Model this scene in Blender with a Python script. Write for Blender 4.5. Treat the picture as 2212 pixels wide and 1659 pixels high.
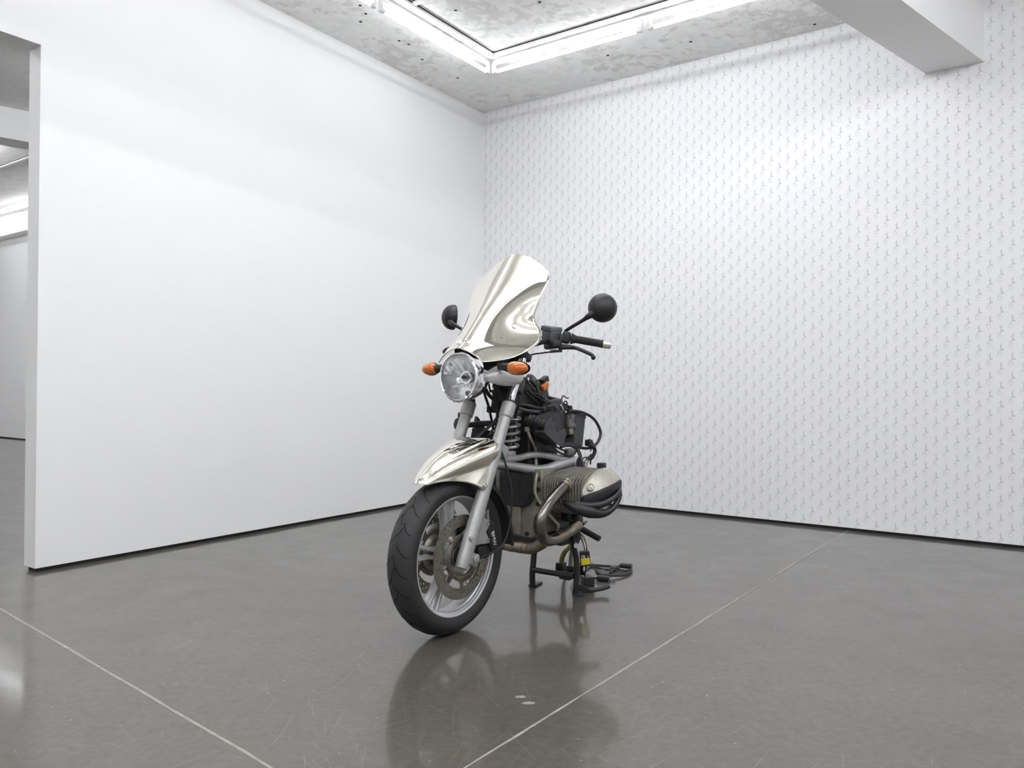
import bpy, bmesh, math, random
from mathutils import Vector, Matrix, Quaternion
for o in list(bpy.data.objects): bpy.data.objects.remove(o)
S = bpy.context.scene; COL = S.collection
# ---------------------------------------------------------------- camera, world, exposure
cd = bpy.data.cameras.new('camera'); cam = bpy.data.objects.new('camera', cd); COL.objects.link(cam)
cd.sensor_fit = 'HORIZONTAL'; cd.sensor_width = 36; cd.lens = 36*1647/2212; cd.shift_y = -3.335/2212
cam.matrix_world = Matrix.Translation((0, 0, .95)) @ Matrix.Rotation(math.pi/2+.007, 4, 'X') @ Matrix.Rotation(.007, 4, 'Z')
S.camera = cam
w = bpy.data.worlds.new('world'); S.world = w; w.use_nodes = True
w.node_tree.nodes['Background'].inputs[0].default_value = (.8, .85, 1, 1)
w.node_tree.nodes['Background'].inputs[1].default_value = .3
S.view_settings.view_transform = 'Standard'; S.view_settings.look = 'None'
S.view_settings.gamma = 1; S.view_settings.use_curve_mapping = False
S.view_settings.exposure = 1.17
TUBE = 8.0           # brightness of the seen lamp rows, kept low to even out the wall light
TUBE2 = 29.0         # raised brightness of unseen tubes, most of them added to even out the light
# ---------------------------------------------------------------- materials
def mat(name, col, rough=.5, metal=0.0, spec=.5, coat=0, var=0, vscale=30, col2=None, bump=0, bscale=200, trans=0, ior=1.45, alpha=1):
    m = bpy.data.materials.new(name); m.use_nodes = True
    nt = m.node_tree; b = nt.nodes['Principled BSDF']; N = nt.nodes.new; K = nt.links.new
    b.inputs['Base Color'].default_value = (*col, 1); b.inputs['Roughness'].default_value = rough
    b.inputs['Metallic'].default_value = metal; b.inputs['Specular IOR Level'].default_value = spec
    b.inputs['Coat Weight'].default_value = coat; b.inputs['Transmission Weight'].default_value = trans
    b.inputs['IOR'].default_value = ior; b.inputs['Alpha'].default_value = alpha
    if var or bump:
        tc = N('ShaderNodeTexCoord')
    if var:
        n = N('ShaderNodeTexNoise'); n.inputs['Scale'].default_value = vscale; n.inputs['Detail'].default_value = 6
        n.inputs['Roughness'].default_value = .65
        K(tc.outputs['Object'], n.inputs['Vector'])
        r = N('ShaderNodeValToRGB'); e = r.color_ramp.elements
        e[0].position = .5-var; e[1].position = .5+var
        e[0].color = (*(col2 or tuple(c*.6 for c in col)), 1); e[1].color = (*col, 1)
        K(n.outputs['Fac'], r.inputs[0]); K(r.outputs[0], b.inputs['Base Color'])
    if bump:
        n = N('ShaderNodeTexNoise'); n.inputs['Scale'].default_value = bscale; n.inputs['Detail'].default_value = 4
        K(tc.outputs['Object'], n.inputs['Vector'])
        bp = N('ShaderNodeBump'); bp.inputs['Strength'].default_value = bump; bp.inputs['Distance'].default_value = .002
        K(n.outputs['Fac'], bp.inputs['Height']); K(bp.outputs[0], b.inputs['Normal'])
    return m
MW = mat('white_wall_paint', (.88, .88, .885), .55, spec=.3, bump=.04, bscale=120)
MWP = mat('wallpaper_white', (.86, .86, .87), .5, spec=.3)
MINK = mat('wallpaper_ink', (.39, .39, .52), .6); MINKC = mat('wallpaper_thin_ink', (.42, .42, .49), .6)
MBLK = mat('black_shadow_gap', (.012, .012, .012), .7)
MJOINT = mat('joint_filler', (.36, .34, .31), .6, var=.2, vscale=25, col2=(.21, .195, .175))
MRAIL = mat('white_rail', (.80, .80, .80), .4)
MRUB = mat('tyre_rubber', (.023, .024, .026), .55, var=.3, vscale=12, col2=(.018, .018, .019), bump=.15, bscale=400)
MGRV = mat('tread_groove', (.006, .006, .006), .9)
MCHR = mat('gold_tinted_mirror_metal', (.93, .895, .81), .035, 1)
MCHROME = mat('chrome', (.88, .89, .90), .06, 1)
MSIL = mat('silver_paint', (.40, .405, .415), .36, .5, var=.25, vscale=60, col2=(.33, .335, .345))
MSILD = mat('worn_silver_paint', (.40, .405, .41), .42, .4, var=.3, vscale=90, col2=(.31, .31, .305))
MPOD = mat('bright_silver_paint', (.66, .67, .70), .3, .35)
MRIM = mat('wheel_silver', (.62, .63, .65), .3, .5, var=.3, vscale=20, col2=(.52, .52, .53))
MDISC = mat('brake_disc_steel', (.30, .28, .24), .38, .9, var=.3, vscale=30, col2=(.22, .2, .165))
MSTEEL = mat('zinc_bolt', (.55, .55, .55), .3, .9)
MBP = mat('black_plastic', (.017, .018, .020), .42, var=.3, vscale=40, col2=(.012, .012, .014))
MBM = mat('black_metal', (.018, .018, .021), .38)
MRES = mat('reservoir_grey', (.062, .066, .075), .45)
MBG = mat('grey_black_plastic', (.042, .044, .050), .5)
MCAB = mat('black_cable', (.016, .016, .018), .45)
MALU = mat('dirty_cast_aluminium', (.34, .325, .28), .55, .35, var=.2, vscale=14, col2=(.17, .155, .12), bump=.2, bscale=120)
MCORE = mat('shade_darkened_cylinder_core', (.15, .14, .125), .6, .3)  # dark colour paints in the shade between the fins
MFIN = mat('fin_aluminium', (.33, .31, .28), .5, .4, var=.25, vscale=25, col2=(.17, .15, .125))
MHEAD = mat('rocker_cover_aluminium', (.46, .44, .40), .42, .45, var=.25, vscale=25, col2=(.33, .31, .27))
MEXH = mat('blued_exhaust_steel', (.24, .225, .20), .24, .95, var=.3, vscale=9, col2=(.12, .115, .12))
MEXR = mat('rusty_exhaust_steel', (.36, .325, .265), .38, .8, var=.22, vscale=22, col2=(.23, .165, .11))
MPIPE = mat('pale_oil_line', (.38, .35, .28), .45, .4)
MAMB = mat('amber_lens', (.58, .145, .010), .1, spec=.6, coat=.5, var=.25, vscale=60, col2=(.40, .085, .005))
MGLASS = mat('clear_lens', (1, 1, 1), .02, trans=1, ior=1.3)
MREF = mat('lamp_reflector', (.93, .94, .96), .30, 1)
MORG = mat('orange_connector', (.58, .17, .025), .5)
MYEL = mat('yellow_sticker', (.80, .66, .02), .5)
MYELC = mat('yellow_wire', (.27, .24, .06), .5)
MGRN = mat('green_wire', (.05, .11, .045), .5)
MREDW = mat('red_wire', (.17, .055, .045), .5)
MWHT = mat('white_label', (.75, .75, .75), .5)
MVALV = mat('valve_block_metal', (.23, .22, .21), .5, .5, var=.2, vscale=60, col2=(.10, .095, .09))
MDARKGLASS = mat('mirror_glass', (.7, .72, .75), .03, 1)
MPEG = mat('peg_rubber', (.03, .03, .031), .7, bump=.3, bscale=150)
MHOLE = mat('dark_hole', (.02, .018, .016), .9)
MROD = mat('polished_fork_tube', (.80, .81, .84), .08, 1)

def emis(name, strength):
    m = bpy.data.materials.new(name); m.use_nodes = True; nt = m.node_tree
    e = nt.nodes.new('ShaderNodeEmission'); e.inputs[0].default_value = (.965, .98, 1, 1); e.inputs[1].default_value = strength
    nt.links.new(e.outputs[0], nt.nodes['Material Output'].inputs[0]); return m
MTUBE = emis('fluorescent_tube_glow', TUBE); MTUBE2 = emis('boosted_unseen_tube_glow', TUBE2)

def concrete_floor():
    m = bpy.data.materials.new('polished_concrete'); m.use_nodes = True; nt = m.node_tree; N = nt.nodes.new; K = nt.links.new
    b = nt.nodes['Principled BSDF']; tc = N('ShaderNodeTexCoord')
    def noise(scale, detail=6, rough=.6, vec=None, dist=0):
        n = N('ShaderNodeTexNoise'); n.inputs['Scale'].default_value = scale; n.inputs['Detail'].default_value = detail
        n.inputs['Roughness'].default_value = rough; n.inputs['Distortion'].default_value = dist
        K(vec or tc.outputs['Object'], n.inputs['Vector']); return n.outputs['Fac']
    def ramp(f, p0, c0, p1, c1):
        r = N('ShaderNodeValToRGB'); e = r.color_ramp.elements
        e[0].position = p0; e[1].position = p1; e[0].color = (*c0, 1); e[1].color = (*c1, 1); K(f, r.inputs[0]); return r.outputs[0]
    def mix(f, a, c, mode='MIX'):
        x = N('ShaderNodeMix'); x.data_type = 'RGBA'; x.blend_type = mode
        if isinstance(f, float): x.inputs[0].default_value = f
        else: K(f, x.inputs[0])
        K(a, x.inputs[6]); 
        if isinstance(c, tuple): x.inputs[7].default_value = (*c, 1)
        else: K(c, x.inputs[7])
        return x.outputs[2]
    base = ramp(noise(1.3, 8, .6), .3, (.076, .067, .056), .7, (.104, .094, .082))
    fine = ramp(noise(38, 5, .7), .3, (.76, .75, .72), .7, (1.20, 1.20, 1.19))
    c = mix(1.0, base, fine, 'MULTIPLY')
    # faint scuffs: three families of thin stretched streaks
    scr = None
    for k, (rz, sc, lo, hi) in enumerate(((.5, 2.2, .68, .80), (2.0, 2.8, .69, .80), (2.75, 1.8, .70, .81), (1.25, 3.3, .70, .80))):
        mp = N('ShaderNodeMapping'); mp.inputs['Rotation'].default_value = (0, 0, rz); mp.inputs['Scale'].default_value = (sc, sc*38, 1)
        mp.inputs['Location'].default_value = (k*3.1, k*1.7, 0)
        K(tc.outputs['Object'], mp.inputs['Vector'])
        f = ramp(noise(1.0, 3, .55, mp.outputs[0], .4), lo, (0, 0, 0), hi, (1, 1, 1))
        scr = f if scr is None else mix(1.0, scr, f, 'LIGHTEN')
    msk = ramp(noise(1.7, 4, .5), .42, (0, 0, 0), .66, (.50, .50, .50))
    sm = mix(1.0, scr, msk, 'MULTIPLY')
    c = mix(sm, c, (.30, .285, .26))
    spk = N('ShaderNodeTexVoronoi'); spk.inputs['Scale'].default_value = 11; K(tc.outputs['Object'], spk.inputs['Vector'])
    sp = ramp(spk.outputs['Distance'], .028, (.7, .7, .7), .042, (0, 0, 0))
    spm = mix(1.0, sp, ramp(noise(7.1, 2), .50, (0, 0, 0), .54, (1, 1, 1)), 'MULTIPLY')
    c = mix(spm, c, (.50, .49, .46))
    K(c, b.inputs['Base Color'])
    K(ramp(noise(6, 6, .7), .3, (.29, .29, .29), .75, (.38, .38, .38)), b.inputs['Roughness'])
    b.inputs['Specular IOR Level'].default_value = .26; b.inputs['IOR'].default_value = 1.5
    b.inputs['Coat Weight'].default_value = .70; b.inputs['Coat Roughness'].default_value = .09; b.inputs['Coat IOR'].default_value = 1.5
    return m
MFLOOR = concrete_floor()

def peeled_ceiling():
    m = bpy.data.materials.new('peeling_painted_concrete'); m.use_nodes = True; nt = m.node_tree; N = nt.nodes.new; K = nt.links.new
    b = nt.nodes['Principled BSDF']; tc = N('ShaderNodeTexCoord')
    def noise(scale, detail, rough, dist=0):
        n = N('ShaderNodeTexNoise'); n.inputs['Scale'].default_value = scale; n.inputs['Detail'].default_value = detail
        n.inputs['Roughness'].default_value = rough; n.inputs['Distortion'].default_value = dist
        K(tc.outputs['Object'], n.inputs['Vector']); return n.outputs['Fac']
    def ramp(f, p0, c0, p1, c1):
        r = N('ShaderNodeValToRGB'); e = r.color_ramp.elements
        e[0].position = p0; e[1].position = p1; e[0].color = (c0, c0, c0, 1); e[1].color = (c1*1.0, c1, c1*.985, 1); K(f, r.inputs[0]); return r.outputs[0]
    n1 = noise(9, 10, .72, .3)
    big = noise(.9, 2, .5)
    add = N('ShaderNodeMath'); add.operation = 'ADD'; K(n1, add.inputs[0])
    mu = N('ShaderNodeMath'); mu.operation = 'MULTIPLY_ADD'; K(big, mu.inputs[0]); mu.inputs[1].default_value = .55; mu.inputs[2].default_value = -.255
    K(mu.outputs[0], add.inputs[1])
    patch = ramp(add.outputs[0], .585, .92, .605, .76)
    tone = ramp(noise(14, 8, .7), .3, .90, .7, 1.05)
    x = N('ShaderNodeMix'); x.data_type = 'RGBA'; x.blend_type = 'MULTIPLY'; x.inputs[0].default_value = 1
    K(patch, x.inputs[6]); K(tone, x.inputs[7]); K(x.outputs[2], b.inputs['Base Color'])
    b.inputs['Roughness'].default_value = .75
    bp = N('ShaderNodeBump'); bp.inputs['Strength'].default_value = .25; bp.inputs['Distance'].default_value = .003
    K(patch, bp.inputs['Height']); K(bp.outputs[0], b.inputs['Normal'])
    return m
MCEIL = peeled_ceiling()

# ---------------------------------------------------------------- mesh builder
def spline(pts, n=6):
    P = [Vector(p) for p in pts]
    if len(P) < 3: return P
    Q = [P[0]*2-P[1]]+P+[P[-1]*2-P[-2]]; out = []
    for i in range(1, len(Q)-2):
        a, b, c, d = Q[i-1:i+3]
        for k in range(n):
            t = k/n
            out.append(.5*((2*b)+(c-a)*t+(2*a-5*b+4*c-d)*t*t+(3*b-a-3*c+d)*t**3))
    out.append(P[-1]); return out
def lerp(tab, t):
    if t <= tab[0][0]: return tab[0][1]
    for (a, x), (b, y) in zip(tab, tab[1:]):
        if t <= b: return x+(y-x)*(t-a)/(b-a)
    return tab[-1][1]
def slerp_tab(tab, t):                       # smooth (Catmull-Rom) table lookup
    if t <= tab[0][0]: return tab[0][1]
    for i, ((a, x), (b, y)) in enumerate(zip(tab, tab[1:])):
        if t <= b:
            u = (t-a)/(b-a)
            m0 = (y-tab[i-1][1])/(b-tab[i-1][0])*(b-a) if i > 0 else (y-x)
            m1 = (tab[i+2][1]-x)/(tab[i+2][0]-a)*(b-a) if i+2 < len(tab) else (y-x)
            return (2*u**3-3*u*u+1)*x+(u**3-2*u*u+u)*m0+(-2*u**3+3*u*u)*y+(u**3-u*u)*m1
    return tab[-1][1]
class G:
    def __init__(s): s.v = []; s.f = []; s.flat = False
    def add(s, vs, fs):
        o = len(s.v); s.v += [tuple(v) for v in vs]; s.f += [tuple(i+o for i in f) for f in fs]; return s
    def box(s, c, size, R=None):
        c = Vector(c); R = R or Matrix.Identity(3)
        vs = [c+R@Vector((x*size[0]/2, y*size[1]/2, z*size[2]/2)) for x in (-1, 1) for y in (-1, 1) for z in (-1, 1)]
        return s.add(vs, [(0, 1, 3, 2), (4, 6, 7, 5), (0, 4, 5, 1), (2, 3, 7, 6), (0, 2, 6, 4), (1, 5, 7, 3)])
    def rbox(s, c, size, r=.004, R=None, seg=3):
        bm = bmesh.new(); bmesh.ops.create_cube(bm, size=1)
        for v in bm.verts: v.co = Vector((v.co.x*size[0], v.co.y*size[1], v.co.z*size[2]))
        bmesh.ops.bevel(bm, geom=bm.edges[:], offset=r, segments=seg, affect='EDGES', profile=.5)
        c = Vector(c); R = R or Matrix.Identity(3); bm.verts.ensure_lookup_table()
        s.add([c+R@v.co for v in bm.verts], [[v.index for v in f.verts] for f in bm.faces]); bm.free(); return s
    def tube(s, pts, r, n=10, sub=6, cap=True, closed=False):
        rs = r if isinstance(r, (list, tuple)) else None
        P = spline(pts, sub) if sub > 1 else [Vector(p) for p in pts]
        m = len(P); vs = []; fs = []
        T = [(P[min(i+1, m-1)]-P[max(i-1, 0)]).normalized() for i in range(m)]
        a = Vector((0, 0, 1)) if abs(T[0].z) < .9 else Vector((1, 0, 0))
        u = T[0].cross(a).normalized()
        for i in range(m):
            u = (u-T[i]*u.dot(T[i])).normalized(); w_ = T[i].cross(u)
            if rs:
                q = i/(m-1)*(len(rs)-1); j = min(int(q), len(rs)-2); rr = rs[j]+(rs[j+1]-rs[j])*(q-j)
            else: rr = r
            for k in range(n):
                t = 2*math.pi*k/n; vs.append(P[i]+(u*math.cos(t)+w_*math.sin(t))*rr)
        for i in range(m-1):
            for k in range(n):
                fs.append((i*n+k, i*n+(k+1) % n, (i+1)*n+(k+1) % n, (i+1)*n+k))
        if cap: fs += [tuple(range(n))[::-1], tuple((m-1)*n+k for k in range(n))]
        return s.add(vs, fs)
    def cyl(s, a, b, r, r2=None, n=20):
        return s.tube([a, b], [r, r if r2 is None else r2], n, 1)
    def lathe(s, c, axis, prof, n=48, closed=False, cap=False):
        c = Vector(c); ax = Vector(axis).normalized()
        a = Vector((0, 0, 1)) if abs(ax.z) < .9 else Vector((1, 0, 0))
        u = ax.cross(a).normalized(); w_ = ax.cross(u); m = len(prof); vs = []; fs = []
        for t, r in prof:
            for k in range(n):
                q = 2*math.pi*k/n; vs.append(c+ax*t+(u*math.cos(q)+w_*math.sin(q))*r)
        for i in range(m if closed else m-1):
            j = (i+1) % m
            for k in range(n): fs.append((i*n+k, i*n+(k+1) % n, j*n+(k+1) % n, j*n+k))
        if cap: fs += [tuple(range(n))[::-1], tuple((m-1)*n+k for k in range(n))]
        return s.add(vs, fs)
    def prism(s, pts, off):
        n = len(pts); off = Vector(off); A = [Vector(p) for p in pts]; Bp = [p+off for p in A]
        return s.add(A+Bp, [tuple(range(n))[::-1], tuple(range(n, 2*n))]+[(i, (i+1) % n, n+(i+1) % n, n+i) for i in range(n)])
    def loft(s, secs, cap=True):
        n = len(secs[0]); vs = [v for q in secs for v in q]; fs = []
        for i in range(len(secs)-1):
            for k in range(n): fs.append((i*n+k, i*n+(k+1) % n, (i+1)*n+(k+1) % n, (i+1)*n+k))
        if cap: fs += [tuple(range(n))[::-1], tuple((len(secs)-1)*n+k for k in range(n))]
        return s.add(vs, fs)
    def ell(s, c, rad, R=None, nu=24, nv=14):
        c = Vector(c); R = R or Matrix.Identity(3); vs = []; fs = []
        for i in range(nv+1):
            t = math.pi*i/nv
            for k in range(nu):
                p = 2*math.pi*k/nu
                vs.append(c+R@Vector((rad[0]*math.cos(t), rad[1]*math.sin(t)*math.cos(p), rad[2]*math.sin(t)*math.sin(p))))
        for i in range(nv):
            for k in range(nu): fs.append((i*nu+k, i*nu+(k+1) % nu, (i+1)*nu+(k+1) % nu, (i+1)*nu+k))
        return s.add(vs, fs)
    def build(s, name, m, parent=None, smooth=True, angle=35, bevel=0):
        me = bpy.data.meshes.new(name); me.from_pydata(s.v, [], s.f); me.materials.append(m)
        bm = bmesh.new(); bm.from_mesh(me); bmesh.ops.remove_doubles(bm, verts=bm.verts, dist=1e-6)
        bmesh.ops.recalc_face_normals(bm, faces=bm.faces)
        if smooth:
            for f in bm.faces: f.smooth = True
            for e in bm.edges:
                if len(e.link_faces) == 2 and e.calc_face_angle(0) > math.radians(angle): e.smooth = False
        bm.to_mesh(me); bm.free(); me.update()
        o = bpy.data.objects.new(name, me); COL.objects.link(o)
        if parent: o.parent = parent
        if bevel:
            b = o.modifiers.new('bevel', 'BEVEL'); b.width = bevel; b.segments = 2; b.limit_method = 'ANGLE'; b.angle_limit = math.radians(40)
        return o
def tag(o, label=None, cat=None, group=None, kind=None):
    if label: o['label'] = label
    if cat: o['category'] = cat
    if group: o['group'] = group
    if kind: o['kind'] = kind
    return o
def empty(name, loc, rz=0, parent=None):
    o = bpy.data.objects.new(name, None); COL.objects.link(o); o.location = loc; o.rotation_euler = (0, 0, rz)
    o.empty_display_size = .1
    if parent: o.parent = parent
    return o

# ---------------------------------------------------------------- the room (a runs along the left wall, b along the wallpapered wall)
YAW = .966; C0 = Vector((-.276, 6.928, 0))
DL = Vector((-math.cos(YAW), -math.sin(YAW), 0)); DR = Vector((math.sin(YAW), -math.cos(YAW), 0))
def rm(a, b, z=0): return C0+DL*a+DR*b+Vector((0, 0, z))
RR = Matrix((DL, DR, Vector((0, 0, 1)))).transposed()           # room -> world rotation (columns)
H = 3.45; H2 = 3.85; GAP = .02
def rbx(g, a0, a1, b0, b1, z0, z1):
    pts = [rm(a, b, z) for a in (a0, a1) for b in (b0, b1) for z in (z0, z1)]
    return g.add(pts, [(0, 1, 3, 2), (4, 6, 7, 5), (0, 4, 5, 1), (2, 3, 7, 6), (0, 2, 6, 4), (1, 5, 7, 3)])
A1, B1 = 9.4, 8.6; BL = -12.6
def struct(g, name, m, label, cat, **k):
    o = g.build(name, m, smooth=False, **k); tag(o, label, cat, kind='structure'); return o
floor = struct(rbx(G(), -.7, A1+.3, BL, B1+.3, -.12, 0), 'floor', MFLOOR, 'scuffed polished grey concrete floor', 'floor')
ceiling = struct(rbx(G(), -.3, A1+.3, -.06, B1+.3, H, H+.15), 'ceiling', MCEIL, 'concrete ceiling with peeling white paint above the motorcycle', 'ceiling')
# left partition wall with the doorway opening
T = .12; AO = 3.737; AO2 = 5.6; ZO = 2.672
g = G(); rbx(g, -.3, AO, -T, 0, GAP, H); rbx(g, AO, AO2, -T, 0, ZO, H); rbx(g, AO2, A1+.1, -T, 0, GAP, H)
struct(g, 'wall_left', MW, 'plain white partition wall with a doorway opening at its left end', 'wall')
g = G(); rbx(g, -.3, AO-.015, -T+.015, -.012, 0, GAP); rbx(g, AO2+.015, A1, -T+.015, -.012, 0, GAP)
struct(g, 'baseboard_left', MBLK, 'black shadow gap under the plain white partition wall', 'baseboard')
wr = struct(rbx(G(), -.25, 0, -.0, B1, GAP, H), 'wall_right', MWP, 'white wall papered with repeated handwritten words', 'wall')
struct(rbx(G(), -.25, -.012, .0, B1, 0, GAP), 'baseboard_right', MBLK, 'black shadow gap under the wallpapered wall', 'baseboard')
struct(rbx(G(), A1, A1+.2, -T, B1, 0, H), 'wall_front', MW, 'plain white wall closing the open end of the gallery', 'wall')
struct(rbx(G(), -.25, A1, B1, B1+.2, 0, H), 'wall_far_right', MW, 'plain white wall beyond the ceiling beam', 'wall')
# oblique ceiling beam that meets the wallpapered wall
g = G(); ang = -.28
def oblique(g, b0, wdt, z0, z1, a0=0, a1=9.4):
    pts = []
    for a in (a0, a1):
        for b in (b0, b0+wdt):
            for z in (z0, z1): pts.append(rm(a, b+ang*a, z))
    g.add(pts, [(0, 1, 3, 2), (4, 6, 7, 5), (0, 4, 5, 1), (2, 3, 7, 6), (0, 2, 6, 4), (1, 5, 7, 3)])
oblique(g, 3.561, .322, 2.994, H+.02)
struct(g, 'trim_1', MW, 'white boxed ceiling beam running out from the wallpapered wall', 'beam')
# the next room behind the opening
struct(rbx(G(), -.6, A1+.3, BL, -T+.06, H2, H2+.15), 'ceiling_next_room', MCEIL, 'stained concrete ceiling seen through the doorway opening', 'ceiling')
struct(rbx(G(), -.7, -.45, BL, -T, GAP, H2), 'wall_back', MW, 'white far wall seen through the doorway opening', 'wall')
struct(rbx(G(), -.7, -.462, BL, -T, 0, GAP), 'baseboard_back', MBLK, 'black shadow gap under the far wall through the doorway', 'baseboard')
struct(rbx(G(), -.45, -.27, BL, -T-.02, 3.515, H2+.01), 'trim_2', MW, 'white bulkhead along the top of the far wall through the doorway', 'bulkhead')
g = G(); oblique(g, -4.16-.32, .32, 3.525, H2+.02, -.27, 9.4)
struct(g, 'trim_3', MW, 'white ceiling beam seen through the doorway opening', 'beam')
struct(rbx(G(), A1, A1+.2, BL, -T, 0, H2), 'wall_next_room_front', MW, 'white wall of the next room out of view', 'wall')
struct(rbx(G(), -.6, A1, BL-.2, BL, 0, H2), 'wall_next_room_side', MW, 'white end wall of the next room out of view', 'wall')
g = G(); rbx(g, -.3, A1+.1, -T, -T+.05, H, H2)
struct(g, 'wall_upper', MW, 'white wall strip above the partition in the next room', 'wall')
# filled joints in the floor
def strip(p, q, wdt, nm, lab, z=.0008, seg=40, jag=.002, seed=1):
    rnd = random.Random(seed); p = Vector(p); q = Vector(q); d = (q-p); n = Vector((-d.y, d.x, 0)).normalized(); vs = []; fs = []
    for i in range(seg+1):
        c = p+d*i/seg
        for s_ in (-1, 1):
            for zz in (-.001, z): vs.append(c+n*s_*(wdt/2+rnd.uniform(-jag, jag))+Vector((0, 0, zz)))
    for i in range(seg):
        a = i*4; b = a+4
        fs += [(a+1, a+3, b+3, b+1), (a, b, b+2, a+2), (a, a+1, b+1, b), (a+2, b+2, b+3, a+3)]
    o = G().add(vs, fs).build(nm, MJOINT, floor, smooth=False); o['label'] = lab
strip(rm(4.085, .3), rm(4.62, 5.7), .008, 'floor_joint', 'pale filled joint crossing the lower left of the floor', seed=3)
strip(rm(6.4, 2.92), rm(.0, 3.105), .0075, 'floor_joint', 'pale filled joint running from the lower middle towards the wallpapered wall', seed=4, seg=70)
# hairline scratches, scuffs and two pale blotches worn into the floor
MSCR = mat('scratched_concrete', (.175, .163, .143), .4, coat=.6); MSCUFF = mat('pale_scuff', (.27, .255, .23), .5, coat=.4)
rnd = random.Random(21)
def hair(g, x, y, ang, ln, curv, wd):
    n_ = max(3, int(ln/.05)); vs = []; fs = []; a = ang
    for i in range(n_+1):
        w_ = wd*(1-.7*abs(2*i/n_-1)**3)/2
        vs += [(x-math.sin(a)*w_, y+math.cos(a)*w_, .00035), (x+math.sin(a)*w_, y-math.cos(a)*w_, .00035)]
        x += math.cos(a)*ln/n_; y += math.sin(a)*ln/n_; a += curv/n_
    for i in range(n_): fs.append((2*i, 2*i+1, 2*i+3, 2*i+2))
    g.add(vs, fs)
g = G()
for k in range(520):
    y = 1.45+4.2*rnd.random()**1.4; x = rnd.uniform(-.75, .75)*y
    hair(g, x, y, rnd.uniform(0, math.pi), rnd.choice((.03, .05, .08, .12, .2)), rnd.uniform(-.5, .5), rnd.uniform(.0008, .0017))
for k in range(240):                       # the busier patch in front of the motorcycle
    y = 1.6+1.1*rnd.random(); x = -.28+rnd.gauss(.1, .36)
    hair(g, x, y, rnd.uniform(0, math.pi), rnd.choice((.04, .07, .12, .22)), rnd.uniform(-.7, .7), rnd.uniform(.0007, .0014))
for k in range(9): hair(g, -1.29+.012*k+rnd.uniform(-.01, .01), 2.63+.02*k, 1.25+rnd.uniform(-.1, .1), rnd.uniform(.15, .3), 1.0, .0011)
o = g.build('floor_scratches', MSCR, floor, smooth=False); o['kind'] = 'stuff'; o['label'] = 'fine pale scratches all over the concrete floor'
g = G()
for cx, cy, rx, ry in ((.035, 2.35, .020, .011), (.058, 2.305, .022, .012)):
    g.add([(cx+rx*math.cos(q*.5236)*rnd.uniform(.75, 1.2), cy+ry*math.sin(q*.5236)*rnd.uniform(.75, 1.2), .0004) for q in range(12)], [tuple(range(12))])
for k in range(190):
    y = 1.45+4.0*rnd.random()**1.3; x = rnd.uniform(-.75, .75)*y; r = rnd.uniform(.0012, .0032)
    g.add([(x+r*math.cos(q*1.047)*rnd.uniform(.6, 1.5), y+r*math.sin(q*1.047), .0004) for q in range(6)], [tuple(range(6))])
o = g.build('floor_specks', MSCUFF, floor, smooth=False); o['kind'] = 'stuff'; o['label'] = 'pale paint specks and blotches on the floor'
# wallpaper: handwritten words printed sideways, half-drop repeat (flat print)
def word():
    s = []
    def arc(cx, cy, rx, ry, a0, a1, n=10): return [(cx+rx*math.cos(math.radians(a0+(a1-a0)*i/n)), cy+ry*math.sin(math.radians(a0+(a1-a0)*i/n))) for i in range(n+1)]
    k = .0010; t = .0011
    s.append((k, arc(.0105, .0112, .0105, .0112, 15, 315, 14)+[(.0205, .0065), (.0265, .0215), (.0255, .024), (.0235, .018), (.0232, .004)]))
    s.append((k, [(.0325, .004), (.0345, .012), (.0365, .0195), (.0352, .010), (.0350, .003)]))
    s.append((t, [(.0385, .0065), (.0385, .002), (.0415, .001), (.0435, .0065), (.0425, -.003), (.040, -.0105), (.0375, -.0085), (.0425, .001), (.0475, .0065)]))
    s.append((t, [(.0475, .0065), (.0455, -.0105), (.048, .004), (.0515, .0068), (.0535, .0035), (.0505, .001), (.0525, .0005), (.0565, .003)]))
    s.append((t, [(.0635, .006), (.0595, .0068), (.0570, .003), (.0595, .0008), (.0630, .004), (.0660, .0135), (.0645, .002), (.067, .0005), (.0695, .003)]))
    s.append((t, [(.0695, .003), (.0735, .0055), (.0715, .0075), (.0695, .004), (.0715, .001), (.0765, .0012), (.084, .0045)]))
    return s
WORD = word()
px, pz = .0580, .1157
for part, ink, lab in ((WORD[:2], MINKC, 'thin grey capital strokes of the repeated handwritten words'), (WORD[2:], MINK, 'blue-grey lower-case strokes of the repeated handwritten words')):
    vs = []; fs = []
    for c in range(0, 112):
        b0 = .0355+c*px; off = pz/2 if c % 2 == 0 else 0
        for r in range(31):
            z0 = -.0525+r*pz+off+((c*37) % 5-2)*.0008
            for wd, pl_ in part:
                pl2 = [(s_, t_) for s_, t_ in pl_ if GAP+.002 < z0+s_ < H-.004]
                for (s0, t0), (s1, t1) in zip(pl2, pl2[1:]):
                    dx, dy = s1-s0, t1-t0; L_ = math.hypot(dx, dy) or 1; nx, ny = -dy/L_*wd/2, dx/L_*wd/2
                    ex, ey = dx/L_*wd*.3, dy/L_*wd*.3; k = len(vs)
                    for ss, tt in ((s0-ex+nx, t0-ey+ny), (s0-ex-nx, t0-ey-ny), (s1+ex-nx, t1+ey-ny), (s1+ex+nx, t1+ey+ny)):
                        vs.append(rm(.0006, b0-tt, z0+ss))
                    fs.append((k, k+1, k+2, k+3))
    me = bpy.data.meshes.new('wallpaper_lettering'); me.from_pydata(vs, [], fs); me.materials.append(ink)
    o = bpy.data.objects.new('wallpaper_lettering', me); COL.objects.link(o); o.parent = wr
    tag(o, lab, kind='stuff')
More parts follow.
